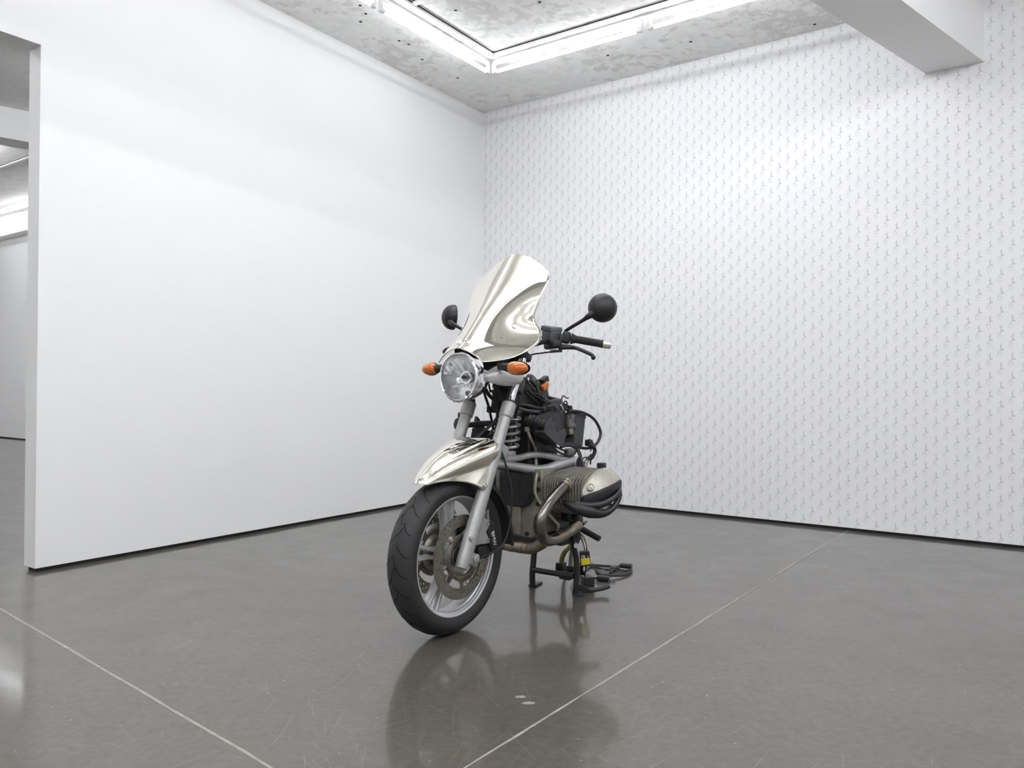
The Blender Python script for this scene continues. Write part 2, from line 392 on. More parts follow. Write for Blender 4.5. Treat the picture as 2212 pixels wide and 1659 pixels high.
# anchor holes in the ceiling
g = G()
for a, b in ((2.25, .42), (2.02, .5), (1.86, .34), (1.92, .45), (1.5, .36), (1.42, .38), (1.17, .29), (.75, .3), (.45, 1.5), (.32, 2.1), (.1, 2.9), (1.7, 1.2), (1.4, 1.5), (1.62, .98)):
    g.cyl(rm(a, b, H-.001), rm(a, b, H+.01), .011, n=10)
o = g.build('anchor_hole', MHOLE, ceiling); o['kind'] = 'stuff'

# ---------------------------------------------------------------- ceiling rails and fluorescent lamps
def rail(p, q, z, label, wd=.030, hh=.022):
    g = G(); d = Vector((q[0]-p[0], q[1]-p[1], 0)).normalized(); n = Vector((-d.y, d.x, 0))
    P = [rm(p[0]+n.x*s_*wd/2, p[1]+n.y*s_*wd/2, zz) for s_ in (-1, 1) for zz in (z-hh, z-.004)]
    Q = [rm(q[0]+n.x*s_*wd/2, q[1]+n.y*s_*wd/2, zz) for s_ in (-1, 1) for zz in (z-hh, z-.004)]
    g.add(P+Q, [(0, 1, 3, 2), (4, 6, 7, 5), (0, 4, 5, 1), (2, 3, 7, 6), (0, 2, 6, 4), (1, 5, 7, 3)])
    o = g.build('ceiling_rail', MRAIL, smooth=False)
    g2 = G(); P = [rm(p[0]+n.x*s_*(wd/2+.004), p[1]+n.y*s_*(wd/2+.004), zz) for s_ in (-1, 1) for zz in (z-.006, z+.001)]
    Q = [rm(q[0]+n.x*s_*(wd/2+.004), q[1]+n.y*s_*(wd/2+.004), zz) for s_ in (-1, 1) for zz in (z-.006, z+.001)]
    g2.add(P+Q, [(0, 1, 3, 2), (4, 6, 7, 5), (0, 4, 5, 1), (2, 3, 7, 6), (0, 2, 6, 4), (1, 5, 7, 3)]).build('rail_shadow_line', MBLK, o, smooth=False)  # black strip stands in for the shadow line along the rail
    tag(o, label, 'rail', 'ceiling rails'); return o
rail((.955, .80), (5.25, .80), H, 'white ceiling rail running above the lamp row beside the plain wall')
rail((.955, .80), (.955, 3.10), H, 'white ceiling rail running above the lamp row beside the wallpapered wall')
rail((1.86, .83), (1.86, 2.95), H, 'white ceiling rail crossing the peeling ceiling between the two lamp rows')
rail((5.25, .80), (5.25, 1.9), H, 'white ceiling rail above the camera end of the lamp rectangle')
rail((1.09, -5.0), (1.09, -11.5), H2, 'white ceiling rail seen through the doorway opening')
def lamp(p, q, z, label, group, mt=None, sides=14):
    """bare batten lamp from room point p to q: housing, tube and two lampholders"""
    P = rm(*p, z); Q = rm(*q, z); d = (Q-P).normalized(); n = Vector((-d.y, d.x, 0)); Up = Vector((0, 0, 1))
    root = empty('fluorescent_lamp', (P+Q)/2); M_ = (P+Q)/2; P = P-M_; Q = Q-M_
    R = Matrix((d, n, Up)).transposed(); L_ = (Q-P).length
    G().rbox((0, 0, .066), (L_-.02, .022, .026), .004, R, 2).build('housing', MRAIL, root)
    G().cyl(P+d*.030, Q-d*.030, .0135, n=sides).build('tube', mt or MTUBE, root)
    for e, s_ in ((P, 1), (Q, -1)):
        gg = G(); gg.rbox(e+d*s_*.014+Up*.022, (.024, .030, .075), .006, R, 2); gg.cyl(e+d*s_*.026, e+d*s_*.045, .0148, n=14)
        gg.build('lampholder', MRAIL, root)
    tag(root, label, 'lamp', group); return root
ZL = H-.10
lamp((.885, .715), (2.065, .715), ZL, 'lit fluorescent tube above the plain wall, nearest the corner', 'fluorescent lamps over the motorcycle')
lamp((2.095, .715), (3.275, .715), ZL, 'lit fluorescent tube above the plain wall, cut by the top edge', 'fluorescent lamps over the motorcycle')
lamp((3.305, .715), (4.485, .715), ZL, 'lit fluorescent tube above the doorway opening, out of frame', 'fluorescent lamps over the motorcycle')
lamp((.875, .74), (.875, 1.985), ZL, 'lit fluorescent tube along the wallpapered wall, nearest the corner', 'fluorescent lamps over the motorcycle')
lamp((.875, 2.02), (.875, 3.265), ZL, 'lit fluorescent tube along the wallpapered wall, ending towards the beam', 'fluorescent lamps over the motorcycle')
OUT = 'added fluorescent lamps out of frame'
rows = [((1.95, 1.72), (1.95, 2.9)), ((2.55, 1.62), (2.55, 2.75)), ((3.3, 1.45), (3.3, 2.55)), ((4.3, 1.4), (4.3, 2.35))]  # unseen lamps added to brighten the walls in view
for k in range(5):
    for bb in (4.85, 6.0, 7.2):  # unseen rows beyond the beam, multiplied to even out the light
        rows.append(((1.6+1.35*k, bb-.378*k), (2.8+1.35*k, bb-.378*k-.336)))
for k in range(4):
    rows.append(((6.0+.85*k, 1.5), (6.0+.85*k, 2.65)))  # more unseen lamps added as fill for the walls
for i, (p, q) in enumerate(rows):
    lamp(p, q, ZL, 'unseen fluorescent tube added to even out the wall light', OUT, MTUBE2, 6)
NX = 'fluorescent lamps in the next room'
lamp((.06, -8.62), (.06, -9.85), H2-.1, 'lit fluorescent tube at the far wall through the doorway opening', NX)
lamp((.06, -7.35), (.06, -8.58), H2-.1, 'lit fluorescent tube just hidden behind the doorway jamb', NX)
lamp((.06, -9.9), (.06, -11.1), H2-.1, 'lit fluorescent tube left of the doorway view', NX)
lamp((1.0, -3.1), (2.2, -3.1), H2-.1, 'lit fluorescent tube hidden behind the partition wall', NX, MTUBE2)
for p, q in [((3.0+1.4*i, -1.6-2.3*j), (4.2+1.4*i, -1.6-2.3*j)) for i in range(4) for j in range(5)]+[((1.7, -6.2-1.5*k), (1.7, -7.4-1.5*k)) for k in range(3)]:  # unseen tubes added because the next room came out too dark
    lamp(p, q, H2-.1, 'unseen fluorescent tube added to brighten the next room', 'added fluorescent lamps in the next room out of frame', MTUBE2, 6)

# ---------------------------------------------------------------- the motorcycle (local x forward, y to its own left, z up)
FW = Vector((-.585, -.811, 0)).normalized()
bike = empty('motorcycle', (-.238, 2.966, 0), math.atan2(FW.y, FW.x))
tag(bike, 'partly dismantled motorcycle with mirror-polished windscreen and mudguard, on its centre stand', 'motorcycle')
def P(g, name, m, parent=bike, **k): return g.build(name, m, parent, **k)
V = Vector
# --- front wheel
WC = V((.006, 0, .302)); YX = V((0, 1, 0))
prof = [(-.047, .226), (-.047, .234), (-.042, .2345), (-.038, .228), (-.030, .224), (-.02, .221), (0, .220), (.02, .221), (.030, .224), (.038, .228), (.042, .2345), (.047, .234),
        (.047, .227), (.044, .2215), (.038, .2205), (.036, .216), (.028, .2145), (.025, .2105), (0, .2095), (-.025, .2105), (-.028, .2145), (-.036, .216), (-.038, .2205), (-.044, .2215)]
wheel = P(G().lathe(WC, YX, prof, 96, closed=True), 'front_wheel', MRIM, angle=28)
wheel['label'] = 'silver cast rim of the front wheel'
tp = [(-.044, .226), (-.0525, .238), (-.0585, .252), (-.060, .262), (-.0575, .272), (-.050, .283), (-.038, .2925), (-.022, .299), (0, .302), (.022, .299), (.038, .2925), (.050, .283), (.0575, .272), (.060, .262), (.0585, .252), (.0525, .238), (.044, .226)]
tyre = P(G().lathe(WC, YX, tp, 128), 'tyre', MRUB, wheel, angle=60)
def tread(y):
    r = slerp_tab([(q[0], q[1]) for q in tp[3:14]], y); return r
g = G()
def groove(pts, wd):
    PP = spline([(a, y, 0) for a, y in pts], 5); L_ = []
    for i, q in enumerate(PP):
        a, y = q.x, q.y; r = tread(y)+.0004
        d = (PP[min(i+1, len(PP)-1)]-PP[max(i-1, 0)]); da, dy = d.x*.3, d.y
        l = math.hypot(da, dy) or 1; na, ny = -dy/l/.3*wd/2, da/l*wd/2
        for s_ in (-1, 1):
            aa = a+na*s_; yy = y+ny*s_; rr = tread(yy)+.0004
            L_.append(WC+V((math.cos(aa)*rr, yy, math.sin(aa)*rr)))
    n = len(PP); g.add(L_, [(2*i, 2*i+1, 2*i+3, 2*i+2) for i in range(n-1)])
for k in range(24):
    a = 2*math.pi*k/24
    for s_, o_ in ((1, 0), (-1, .13)):
        q = a+o_
        if k % 3 == 0: groove([(q-.16, -.012*s_), (q-.05, -.004*s_), (q+.015, .006*s_), (q-.005, .016*s_), (q-.07, .030*s_), (q-.105, .043*s_), (q-.115, .051*s_)], .0042)
        elif k % 3 == 1: groove([(q+.02, .004*s_), (q-.02, .014*s_), (q-.08, .030*s_), (q-.115, .044*s_), (q-.122, .053*s_)], .0042)
        else:
            groove([(q+.03, .010*s_), (q-.03, .020*s_), (q-.085, .034*s_), (q-.105, .048*s_)], .0042)
            groove([(q-.13, .0*s_), (q-.05, .010*s_), (q-.01, .017*s_)], .0038)
o = P(g, 'tread_grooves', MGRV, wheel); o['kind'] = 'stuff'
for k in range(5):
    t0 = math.radians(12+72*k)
    for s_ in (-1, 1):
        gg = G(); secs = []
        for r, wdt, th in ((.045, .026, .058), (.07, .020, .050), (.12, .0155, .042), (.18, .0165, .036), (.214, .026, .040)):
            t = t0+s_*(.022/max(r, .06)*.75+.02) if r < .1 else t0+s_*(.105+.02*(r-.1)/.1)
            e = V((math.cos(t), 0, math.sin(t))); n_ = V((-math.sin(t), 0, math.cos(t)))
            cc = WC+e*r
            secs.append([cc+n_*wdt/2*x+YX*th/2*y for x, y in ((-1, -.6), (-.55, -1), (.55, -1), (1, -.6), (1, .6), (.55, 1), (-.55, 1), (-1, .6))])
        gg.loft(secs).build('spoke', MRIM, wheel)
P(G().lathe(WC, YX, [(-.062, .02), (-.062, .034), (-.05, .036), (-.035, .05), (-.028, .056), (.028, .056), (.035, .05), (.05, .036), (.062, .034), (.062, .02)], 32), 'hub', MSILD, wheel)
P(G().cyl(WC+V((0, .055, 0)), WC+V((0, .105, 0)), .036, .030, 28), 'hub_seal', MBM, wheel)
P(G().cyl(WC+V((.185*math.cos(2.2), .02, .185*math.sin(2.2))), WC+V((.165*math.cos(2.2), .03, .165*math.sin(2.2))), .004, n=8), 'valve', MBM, wheel)
# --- brake discs with real drilled holes
def disc_mesh(y0):
    bm = bmesh.new()
    g_ = G().lathe(WC+V((0, y0, 0)), YX, [(-.0025, .118), (-.0025, .161), (.0025, .161), (.0025, .118)], 96, closed=True)
    a = P(g_, 'tmp_a', MDISC, None); c = G(); hs = []
    for k in range(36):
        t = 2*math.pi*k/36; r = (.1265, .1365, .1465, .1540)[(k*3) % 4]
        q = WC+V((math.cos(t)*r, y0, math.sin(t)*r)); c.cyl(q-YX*.01, q+YX*.01, .0040, n=8)
        r = (.1475, .1560, .1290, .1380)[(k*3) % 4]; t += .065
        q = WC+V((math.cos(t)*r, y0, math.sin(t)*r)); c.cyl(q-YX*.01, q+YX*.01, .0040, n=8)
    b = P(c, 'tmp_b', MHOLE, None)
    m = a.modifiers.new('b', 'BOOLEAN'); m.object = b; m.operation = 'DIFFERENCE'; m.solver = 'EXACT'
    dg = bpy.context.evaluated_depsgraph_get(); me = bpy.data.meshes.new_from_object(a.evaluated_get(dg))
    for q in (a, b): bpy.data.objects.remove(q)
    return me
for sd in (1, -1):
    y0 = .066*sd
    me = disc_mesh(y0); disc = bpy.data.objects.new('brake_disc', me); COL.objects.link(disc); disc.parent = bike
    for p_ in me.polygons: p_.use_smooth = False
    g = G()   # floating carrier: inner ring, five arms to the bolts
    g.lathe(WC+V((0, y0+.004*sd, 0)), YX, [(-.003, .072), (-.003, .090), (.003, .090), (.003, .072)], 48, closed=True)
    for k in range(5):
        t = math.radians(48+72*k); e = V((math.cos(t), 0, math.sin(t))); n_ = V((-math.sin(t), 0, math.cos(t)))
        pts = [WC+V((0, y0-.001*sd, 0))+e*r+n_*q for r, q in ((.080, -.030), (.084, -.016), (.100, -.011), (.120, -.026), (.1205, .026), (.100, .011), (.084, .016), (.080, .030))]
        g.prism(pts, V((0, .005*sd, 0)))
    P(g, 'disc_carrier', MDISC, disc, angle=30)
    g = G(); g.lathe(WC+V((0, y0+.008*sd, 0)), YX, [(0, .080), (.004*sd, .082), (.005*sd, .091), (0, .092)], 64, closed=True)
    for k in range(72):
        t = 2*math.pi*k/72; e = V((math.cos(t), 0, math.sin(t))); R = Matrix((e, YX, V((-math.sin(t), 0, math.cos(t))))).transposed()
        g.box(WC+V((0, y0+.0145*sd, 0))+e*.0865, (.009, .004, .0035), R)
    P(g, 'sensor_ring', MDISC, disc)
    g = G(); g.lathe(WC+V((0, y0+.006*sd, 0)), YX, [(0, .080), (-.016*sd, .066), (-.022*sd, .050), (-.022*sd, .030)], 40)
    P(g, 'carrier_cone', MDISC, disc)
    for k in range(5):
        t = math.radians(48+72*k); q = WC+V((math.cos(t)*.106, y0, math.sin(t)*.106))
        gg = G(); gg.lathe(q, YX*sd, [(.003, .0105), (.006, .0105), (.0065, .008), (.010, .0075), (.011, .005), (.009, .003)], 16, cap=True)
        gg.build('carrier_bolt', MSTEEL, disc)
# --- fork legs (lower sliders, collars, polished upper tubes)
def fk(z, y): return V((-.248+.488*(.888-z), y, z))
for sd in (1, -1):
    y = .103*sd
    leg = P(G().tube([fk(.272, y), fk(.30, y), fk(.36, y), fk(.60, y), fk(.835, y)], [.024, .0275, .0282, .0268, .0238], 24, 3), 'fork_leg', MSILD)
    leg['label'] = 'worn silver fork slider'
    P(G().lathe(fk(.832, y), fk(.9, y)-fk(.8, y), [(-.004, .0235), (0, .0285), (.006, .0292), (.054, .0292), (.060, .0282), (.062, .019)], 28), 'collar', MSILD, leg)
    P(G().cyl(fk(.888, y), fk(.897, y), .0215, n=24), 'dust_seal', MBM, leg)
    P(G().cyl(fk(.88, y), fk(1.10, y), .0178, n=28), 'upper_tube', MROD, leg)
    gg = G(); gg.rbox(V((.005, y+.004*sd, .300)), (.075, .034, .050), .010, Matrix.Rotation(math.radians(-26), 3, 'Y'))
    P(gg, 'axle_clamp', MSILD, leg)
    P(G().lathe(V((-.006, y+.018*sd, .303)), YX*sd, [(0, .0165), (.010, .0165), (.012, .013), (.012, .009), (.016, .009), (.016, .002)], 20, cap=True), 'axle_nut', MSTEEL, leg)
    P(G().lathe(V((.042, y+.018*sd, .292)), YX*sd, [(0, .008), (.008, .008), (.008, .004)], 14, cap=True), 'clamp_bolt', MSTEEL, leg)
    gg = G(); gg.cyl(fk(.38, y)+V((.02, .016*sd, 0)), fk(.38, y)+V((.026, .034*sd, 0)), .010, .008, 14)
    P(gg, 'reflector_boss', MSILD, leg)
    # caliper lug plate
    pts = [(-.055, y-.012*sd, .455), (-.115, y-.012*sd, .430), (-.118, y-.012*sd, .405), (-.100, y-.012*sd, .385), (-.118, y-.012*sd, .355), (-.112, y-.012*sd, .338), (-.02, y-.012*sd, .345)]
    P(G().prism(pts, V((0, .012*sd, 0))), 'caliper_lug', MSILD, leg, bevel=.003)
# --- calipers
for sd in (1, -1):
    pts = [(-.118, .430), (-.150, .418), (-.168, .392), (-.172, .372), (-.186, .345), (-.188, .318), (-.170, .296), (-.148, .292), (-.128, .335), (-.116, .388)]
    cal = P(G().prism([(x, .050*sd, z) for x, z in pts], V((0, .052*sd, 0))), 'brake_caliper', MBM, bevel=.006)
    cal['label'] = 'black brake caliper behind the fork leg'
    g = G(); g.prism([(x, .034*sd, z) for x, z in ((-.105, .34), (-.15, .32), (-.16, .285), (-.12, .275), (-.075, .29), (-.07, .325))], V((0, .055*sd, 0)))
    P(g, 'caliper_body', MBP, cal, bevel=.008)
    g = G()
    for zz in (.418, .350): g.lathe(V((-.108, .100*sd, zz)), YX*sd, [(0, .010), (.006, .010), (.007, .006), (.003, .005)], 14, cap=True)
    P(g, 'mounting_bolt', MSILD, cal)
    P(G().cyl(V((-.128, .085*sd, .432)), V((-.118, .095*sd, .470)), .009, .005, 12), 'bleed_nipple', MSTEEL, cal)
    if sd == 1:
        fc = bpy.data.curves.new('caliper_lettering', 'FONT'); fc.body = 'BMW'; fc.size = .026; fc.extrude = .0004; fc.align_x = 'CENTER'; fc.align_y = 'CENTER'
        t_ = bpy.data.objects.new('t', fc); COL.objects.link(t_)
        me = bpy.data.meshes.new_from_object(t_.evaluated_get(bpy.context.evaluated_depsgraph_get())); bpy.data.objects.remove(t_)
        me.materials.clear(); me.materials.append(MWHT)
        o = bpy.data.objects.new('caliper_lettering', me); COL.objects.link(o); o.parent = cal
        ex = V((-.30, 0, -.954)).normalized(); ez = V((0, 1, 0)); ey = ez.cross(ex)
        o.matrix_local = Matrix.Translation((-.149, .1025, .352)) @ Matrix((ex, ey, ez)).transposed().to_4x4()
# --- front mudguard (mirror finish), symmetrical control grid
ST = [[(0.193, 0.0, 0.594), (0.1875, 0.0134, 0.5935), (0.1848, 0.0202, 0.593), (0.1815, 0.0252, 0.592), (0.1768, 0.0319, 0.591), (0.1729, 0.0353, 0.59), (0.1709, 0.0353, 0.588)],
      [(0.191, 0.0, 0.603), (0.1846, 0.0151, 0.602), (0.1824, 0.0218, 0.6), (0.1791, 0.0269, 0.598), (0.1741, 0.0344, 0.595), (0.1703, 0.0378, 0.592), (0.1673, 0.0378, 0.589)],
      [(0.178, 0.0, 0.62), (0.1685, 0.0252, 0.617), (0.1662, 0.0302, 0.612), (0.1639, 0.0353, 0.61), (0.1588, 0.0437, 0.602), (0.1569, 0.0433, 0.598), (0.1538, 0.0437, 0.592)],
      [(0.15, 0.0, 0.645), (0.1378, 0.0319, 0.641), (0.1365, 0.037, 0.634), (0.1348, 0.0437, 0.631), (0.1317, 0.0554, 0.618), (0.1324, 0.0529, 0.606), (0.1322, 0.0538, 0.598)],
      [(0.1, 0.0, 0.684), (0.085, 0.0428, 0.674), (0.0837, 0.0479, 0.665), (0.0815, 0.0563, 0.662), (0.0761, 0.0773, 0.64), (0.0806, 0.0676, 0.613), (0.0827, 0.0672, 0.599)],
      [(0.03, 0.0, 0.723), (0.0107, 0.0596, 0.706), (0.0094, 0.0647, 0.697), (0.0089, 0.0783, 0.695), (0.0047, 0.1042, 0.665), (0.006, 0.0857, 0.625), (0.0117, 0.0844, 0.591)],
      [(-0.045, 0.0, 0.745), (-0.0684, 0.0714, 0.73), (-0.0697, 0.0764, 0.722), (-0.0658, 0.0953, 0.722), (-0.0673, 0.1271, 0.6924), (-0.0543, 0.1047, 0.6376), (-0.0293, 0.1111, 0.574)],
      [(-0.095, 0.0, 0.75), (-0.1199, 0.0773, 0.744), (-0.1212, 0.0823, 0.737), (-0.112, 0.1071, 0.738), (-0.1145, 0.1439, 0.709), (-0.0972, 0.1142, 0.644), (-0.0459, 0.1303, 0.56)],
      [(-0.12, 0.0, 0.75), (-0.1465, 0.0798, 0.749), (-0.1478, 0.0848, 0.743), (-0.1383, 0.1109, 0.744), (-0.1436, 0.1458, 0.716), (-0.1217, 0.1165, 0.651), (-0.066, 0.132, 0.557)]]
g = G(); nP = 7; rows = []
for st in ST: rows.append([V((x, -y, z)) for x, y, z in reversed(st[1:])]+[V(p) for p in st])
nn = len(rows[0]); vs = [v for r in rows for v in r]
fs = [(i*nn+k, i*nn+k+1, (i+1)*nn+k+1, (i+1)*nn+k) for i in range(len(rows)-1) for k in range(nn-1)]
me = bpy.data.meshes.new('front_mudguard'); me.from_pydata(vs, [], fs); me.materials.append(MCHR)
bm = bmesh.new(); bm.from_mesh(me); cl = bm.edges.layers.float.get('crease_edge') or bm.edges.layers.float.new('crease_edge')
bmesh.ops.recalc_face_normals(bm, faces=bm.faces)
for f in bm.faces: f.smooth = True
CR = {1: .6, 2: .5, 5: .95}
for e in bm.edges:
    a, b = sorted(v.index for v in e.verts)
    if b-a == nn:
        k = abs(a % nn-(nP-1))
        if k in CR: e[cl] = CR[k]
bm.to_mesh(me); bm.free()
mud = bpy.data.objects.new('front_mudguard', me); COL.objects.link(mud); mud.parent = bike
mud['label'] = 'mirror-polished front mudguard'
m_ = mud.modifiers.new('s', 'SUBSURF'); m_.levels = 3; m_.render_levels = 3
m_ = mud.modifiers.new('t', 'SOLIDIFY'); m_.thickness = .003; m_.offset = -1
for sd in (1, -1):
    P(G().lathe(V((-.050, .1315*sd, .574)), YX*sd, [(-.004, .0085), (.003, .0085), (.004, .006), (.002, .004)], 16, cap=True), 'mudguard_bolt', MSTEEL, mud)
# black rear half of the mudguard
secs = []
for t in [math.radians(q) for q in range(128, 186, 6)]:
    r = .333+.02*(t-2.2); cc = WC+V((math.cos(t)*r, 0, math.sin(t)*r)); e = V((math.cos(t), 0, math.sin(t)))
    secs.append([cc+V((0, y, 0))-e*d for y, d in ((-.072, .028), (-.064, .006), (-.03, 0), (.03, 0), (.064, .006), (.072, .028), (.066, .03), (.058, .011), (.03, .005), (-.03, .005), (-.058, .011), (-.066, .03))])
P(G().loft(secs), 'rear_mudguard', MBP)['label'] = 'black plastic splash guard behind the front wheel'
# --- headlight
HC = V((-.056, 0, .990)); XX = V((1, 0, 0))
hl = P(G().lathe(HC, XX, [(.004, .0945), (-.020, .0955), (-.045, .092), (-.075, .083), (-.105, .066), (-.125, .045), (-.135, .02), (-.136, .0)], 56), 'headlight', MCHROME)
hl['label'] = 'round chrome headlight'
P(G().lathe(HC, XX, [(-.010, .0955), (-.004, .0990), (.006, .0995), (.013, .0965), (.015, .092), (.013, .0875), (.007, .0865)], 64), 'headlight_ring', MCHROME, hl)
gl = G(); pr = [(.010, .0875)]+[(.010+.012*(1-(r/.0875)**2), r) for r in (.075, .06, .045, .03, .015, .0001)]
P(gl.lathe(HC, XX, pr, 48), 'headlight_glass', MGLASS, hl)
g = G(); n = 40                         # faceted reflector bowl
rnd = random.Random(5); vs = []; fs = []; lv = [(.006, .086), (-.006, .0845), (-.028, .078), (-.050, .066), (-.068, .050), (-.080, .032), (-.086, .018)]
for j, (t, r) in enumerate(lv):
    for k in range(n):
        q = 2*math.pi*k/n; rr = r*(1+(.014 if (k//4+j) % 2 else -.010)*(0 < j < 6))
        vs.append(HC+V((t+rnd.uniform(-.002, .002)*(j > 0), math.cos(q)*rr, math.sin(q)*rr)))
for j in range(len(lv)-1):
    for k in range(n): fs.append((j*n+k, j*n+(k+1) % n, (j+1)*n+(k+1) % n, (j+1)*n+k))
P(g.add(vs, fs), 'reflector', MREF, hl, smooth=False)
g = G(); g.cyl(HC+V((-.09, 0, 0)), HC+V((-.048, 0, 0)), .016, .014, 20); P(g, 'bulb_cap', MSTEEL, hl)
g = G(); g.lathe(HC+V((-.06, 0, 0)), XX, [(0, .022), (.006, .024), (.006, .018), (0, .018)], 24, closed=True); P(g, 'bulb_ring', MCHROME, hl)
P(G().ell(HC+V((-.038, 0, 0)), (.014, .008, .008)), 'bulb', MBG, hl)
P(G().lathe(HC+V((-.0015, .045, -.062)), XX, [(0, .011), (.008, .011), (.009, .007), (.003, .006)], 16, cap=True), 'sidelight', MSILD, hl)
for q in (205, 255, 330): 
    t = math.radians(q); P(G().cyl(HC+V((.004, math.cos(t)*.0975, math.sin(t)*.0975)), HC+V((.004, math.cos(t)*.1025, math.sin(t)*.1025)), .004, n=10), 'ring_screw', MSTEEL, hl)
P(G().rbox(HC+V((-.05, 0, .100)), (.06, .10, .03), .006), 'headlight_bracket', MBP, hl)
# --- silver pods behind the headlight and the turn signals
for sd in (1, -1):
    R = Matrix.Rotation(math.radians(-27*sd), 3, 'Z') @ Matrix.Rotation(math.radians(-16), 3, 'Y')
    g = G(); secs = []
    for t, ry, rz, dz in ((.060, .003, .003, -.026), (.055, .011, .012, -.024), (.043, .021, .024, -.019), (.022, .031, .036, -.010), (-.005, .038, .046, .0), (-.040, .040, .048, .008), (-.075, .036, .042, .014), (-.098, .026, .030, .016), (-.106, .010, .012, .016)):
        secs.append([V((-.182, .098*sd, 1.006))+R@V((t, math.cos(k*math.pi/10)*ry*sd, dz+math.sin(k*math.pi/10)*rz)) for k in range(20)])
    pod = P(g.loft(secs), 'headlamp_pod', MPOD, angle=60); pod['label'] = 'silver-painted pod beside the headlight'
    c = V((-.130, .226*sd, 1.026))
    R = Matrix.Rotation(math.radians(90-14*sd if sd == 1 else 90+14), 3, 'Z')
    ax = V((-.18, sd, -.02)).normalized(); up = V((0, 0, 1)); fr = up.cross(ax).normalized()
    st = P(G().tube([V((-.15, .125*sd, 1.032)), V((-.137, .155*sd, 1.031)), V((-.13, .188*sd, 1.027))], [.013, .014, .019], 16, 4), 'turn_signal', MBP)
    st['label'] = 'black turn signal with an amber lens'
    g = G(); secs = []
    for t, r in ((-.040, .012), (-.036, .020), (-.024, .0245), (-.006, .026), (.014, .0245), (.030, .019), (.040, .011), (.0435, .003)):
        secs.append([c+ax*t+fr*math.cos(k*math.pi/10)*r*1.0+V((0, 0, 1))*math.sin(k*math.pi/10)*r for k in range(20)])
    P(g.loft(secs), 'amber_lens', MAMB, st, angle=70)
    g = G(); secs = []      # dark housing shell on the rider side
    for t, r in ((-.043, .013), (-.037, .0215), (-.024, .0262), (-.006, .0276), (.014, .0262), (.030, .021), (.0415, .013)):
        secs.append([c-XX*.006+ax*t-XX*abs(math.sin(k*math.pi/12))*r*1.05+V((0, 0, 1))*math.cos(k*math.pi/12)*r for k in range(13)])
    vs = [v for q in secs for v in q]; fs = [(i*13+k, i*13+k+1, (i+1)*13+k+1, (i+1)*13+k) for i in range(len(secs)-1) for k in range(12)]
    o = P(g.add(vs, fs), 'signal_housing', MBP, st, angle=70)
# --- windscreen (mirror finish)
WT = [(1.048, .110), (1.051, .135), (1.058, .160), (1.070, .182), (1.090, .200), (1.115, .211), (1.145, .214), (1.175, .205), (1.205, .188), (1.240, .177), (1.290, .181), (1.330, .189), (1.370, .195), (1.405, .193), (1.435, .176), (1.460, .150), (1.480, .122), (1.500, .090), (1.515, .058), (1.524, .028), (1.528, .0)]
AT = [(1.048, .110), (1.060, .098), (1.075, .078), (1.090, .048), (1.098, .020), (1.101, 0)]
XT = [(1.04, .014), (1.10, -.038), (1.125, -.070), (1.2, -.143), (1.3, -.232), (1.4, -.322), (1.527, -.428)]
KT = [(1.05, 5.4), (1.15, 6.0), (1.2, 5.8), (1.255, 4.6), (1.33, 3.0), (1.40, 2.3), (1.47, 2.6), (1.527, 2.8)]
def scr(l, z):
    al = abs(l); k = slerp_tab(KT, z)
    return V((slerp_tab(XT, z)-k*l*l/(1+(al/.30)**4), l, z))
zs = [1.048, 1.0495, 1.0515, 1.054, 1.058]+[1.062+.0085*i for i in range(int((1.5-1.062)/.0085)+1)]+[1.505, 1.510, 1.514, 1.518, 1.5215, 1.5245, 1.5265, 1.5278]
g = G(); nu = 22; half = []
for z in zs:
    a = max(lerp(AT, z), 0) if z < 1.101 else 0; b_ = max(slerp_tab(WT, z), a+.0006)
    half.append([scr(a+(b_-a)*(k/nu), z) for k in range(nu+1)])
for sd in (1, -1):
    vs = [V((p.x, p.y*sd, p.z)) for r in half for p in r]
    g.add(vs, [(i*(nu+1)+k, i*(nu+1)+k+1, (i+1)*(nu+1)+k+1, (i+1)*(nu+1)+k) for i in range(len(zs)-1) for k in range(nu)])
ws = P(g, 'windscreen', MCHR, angle=80); ws['label'] = 'curved mirror-finish windscreen'
m_ = ws.modifiers.new('t', 'SOLIDIFY'); m_.thickness = .004; m_.offset = -1
for l, z in ((-.018, 1.126), (.018, 1.126), (.130, 1.199), (-.130, 1.199)):
    q = scr(l, z); n_ = (scr(l+.002, z)-q).cross(scr(l, z+.002)-q).normalized()
    if n_.x < 0: n_ = -n_
    P(G().lathe(q, n_, [(-.002, .0128), (.006, .0128), (.0085, .0108), (.0095, .006), (.0070, .0045), (.0070, .0005)], 20, cap=True), 'screen_bolt', MCHROME, ws)
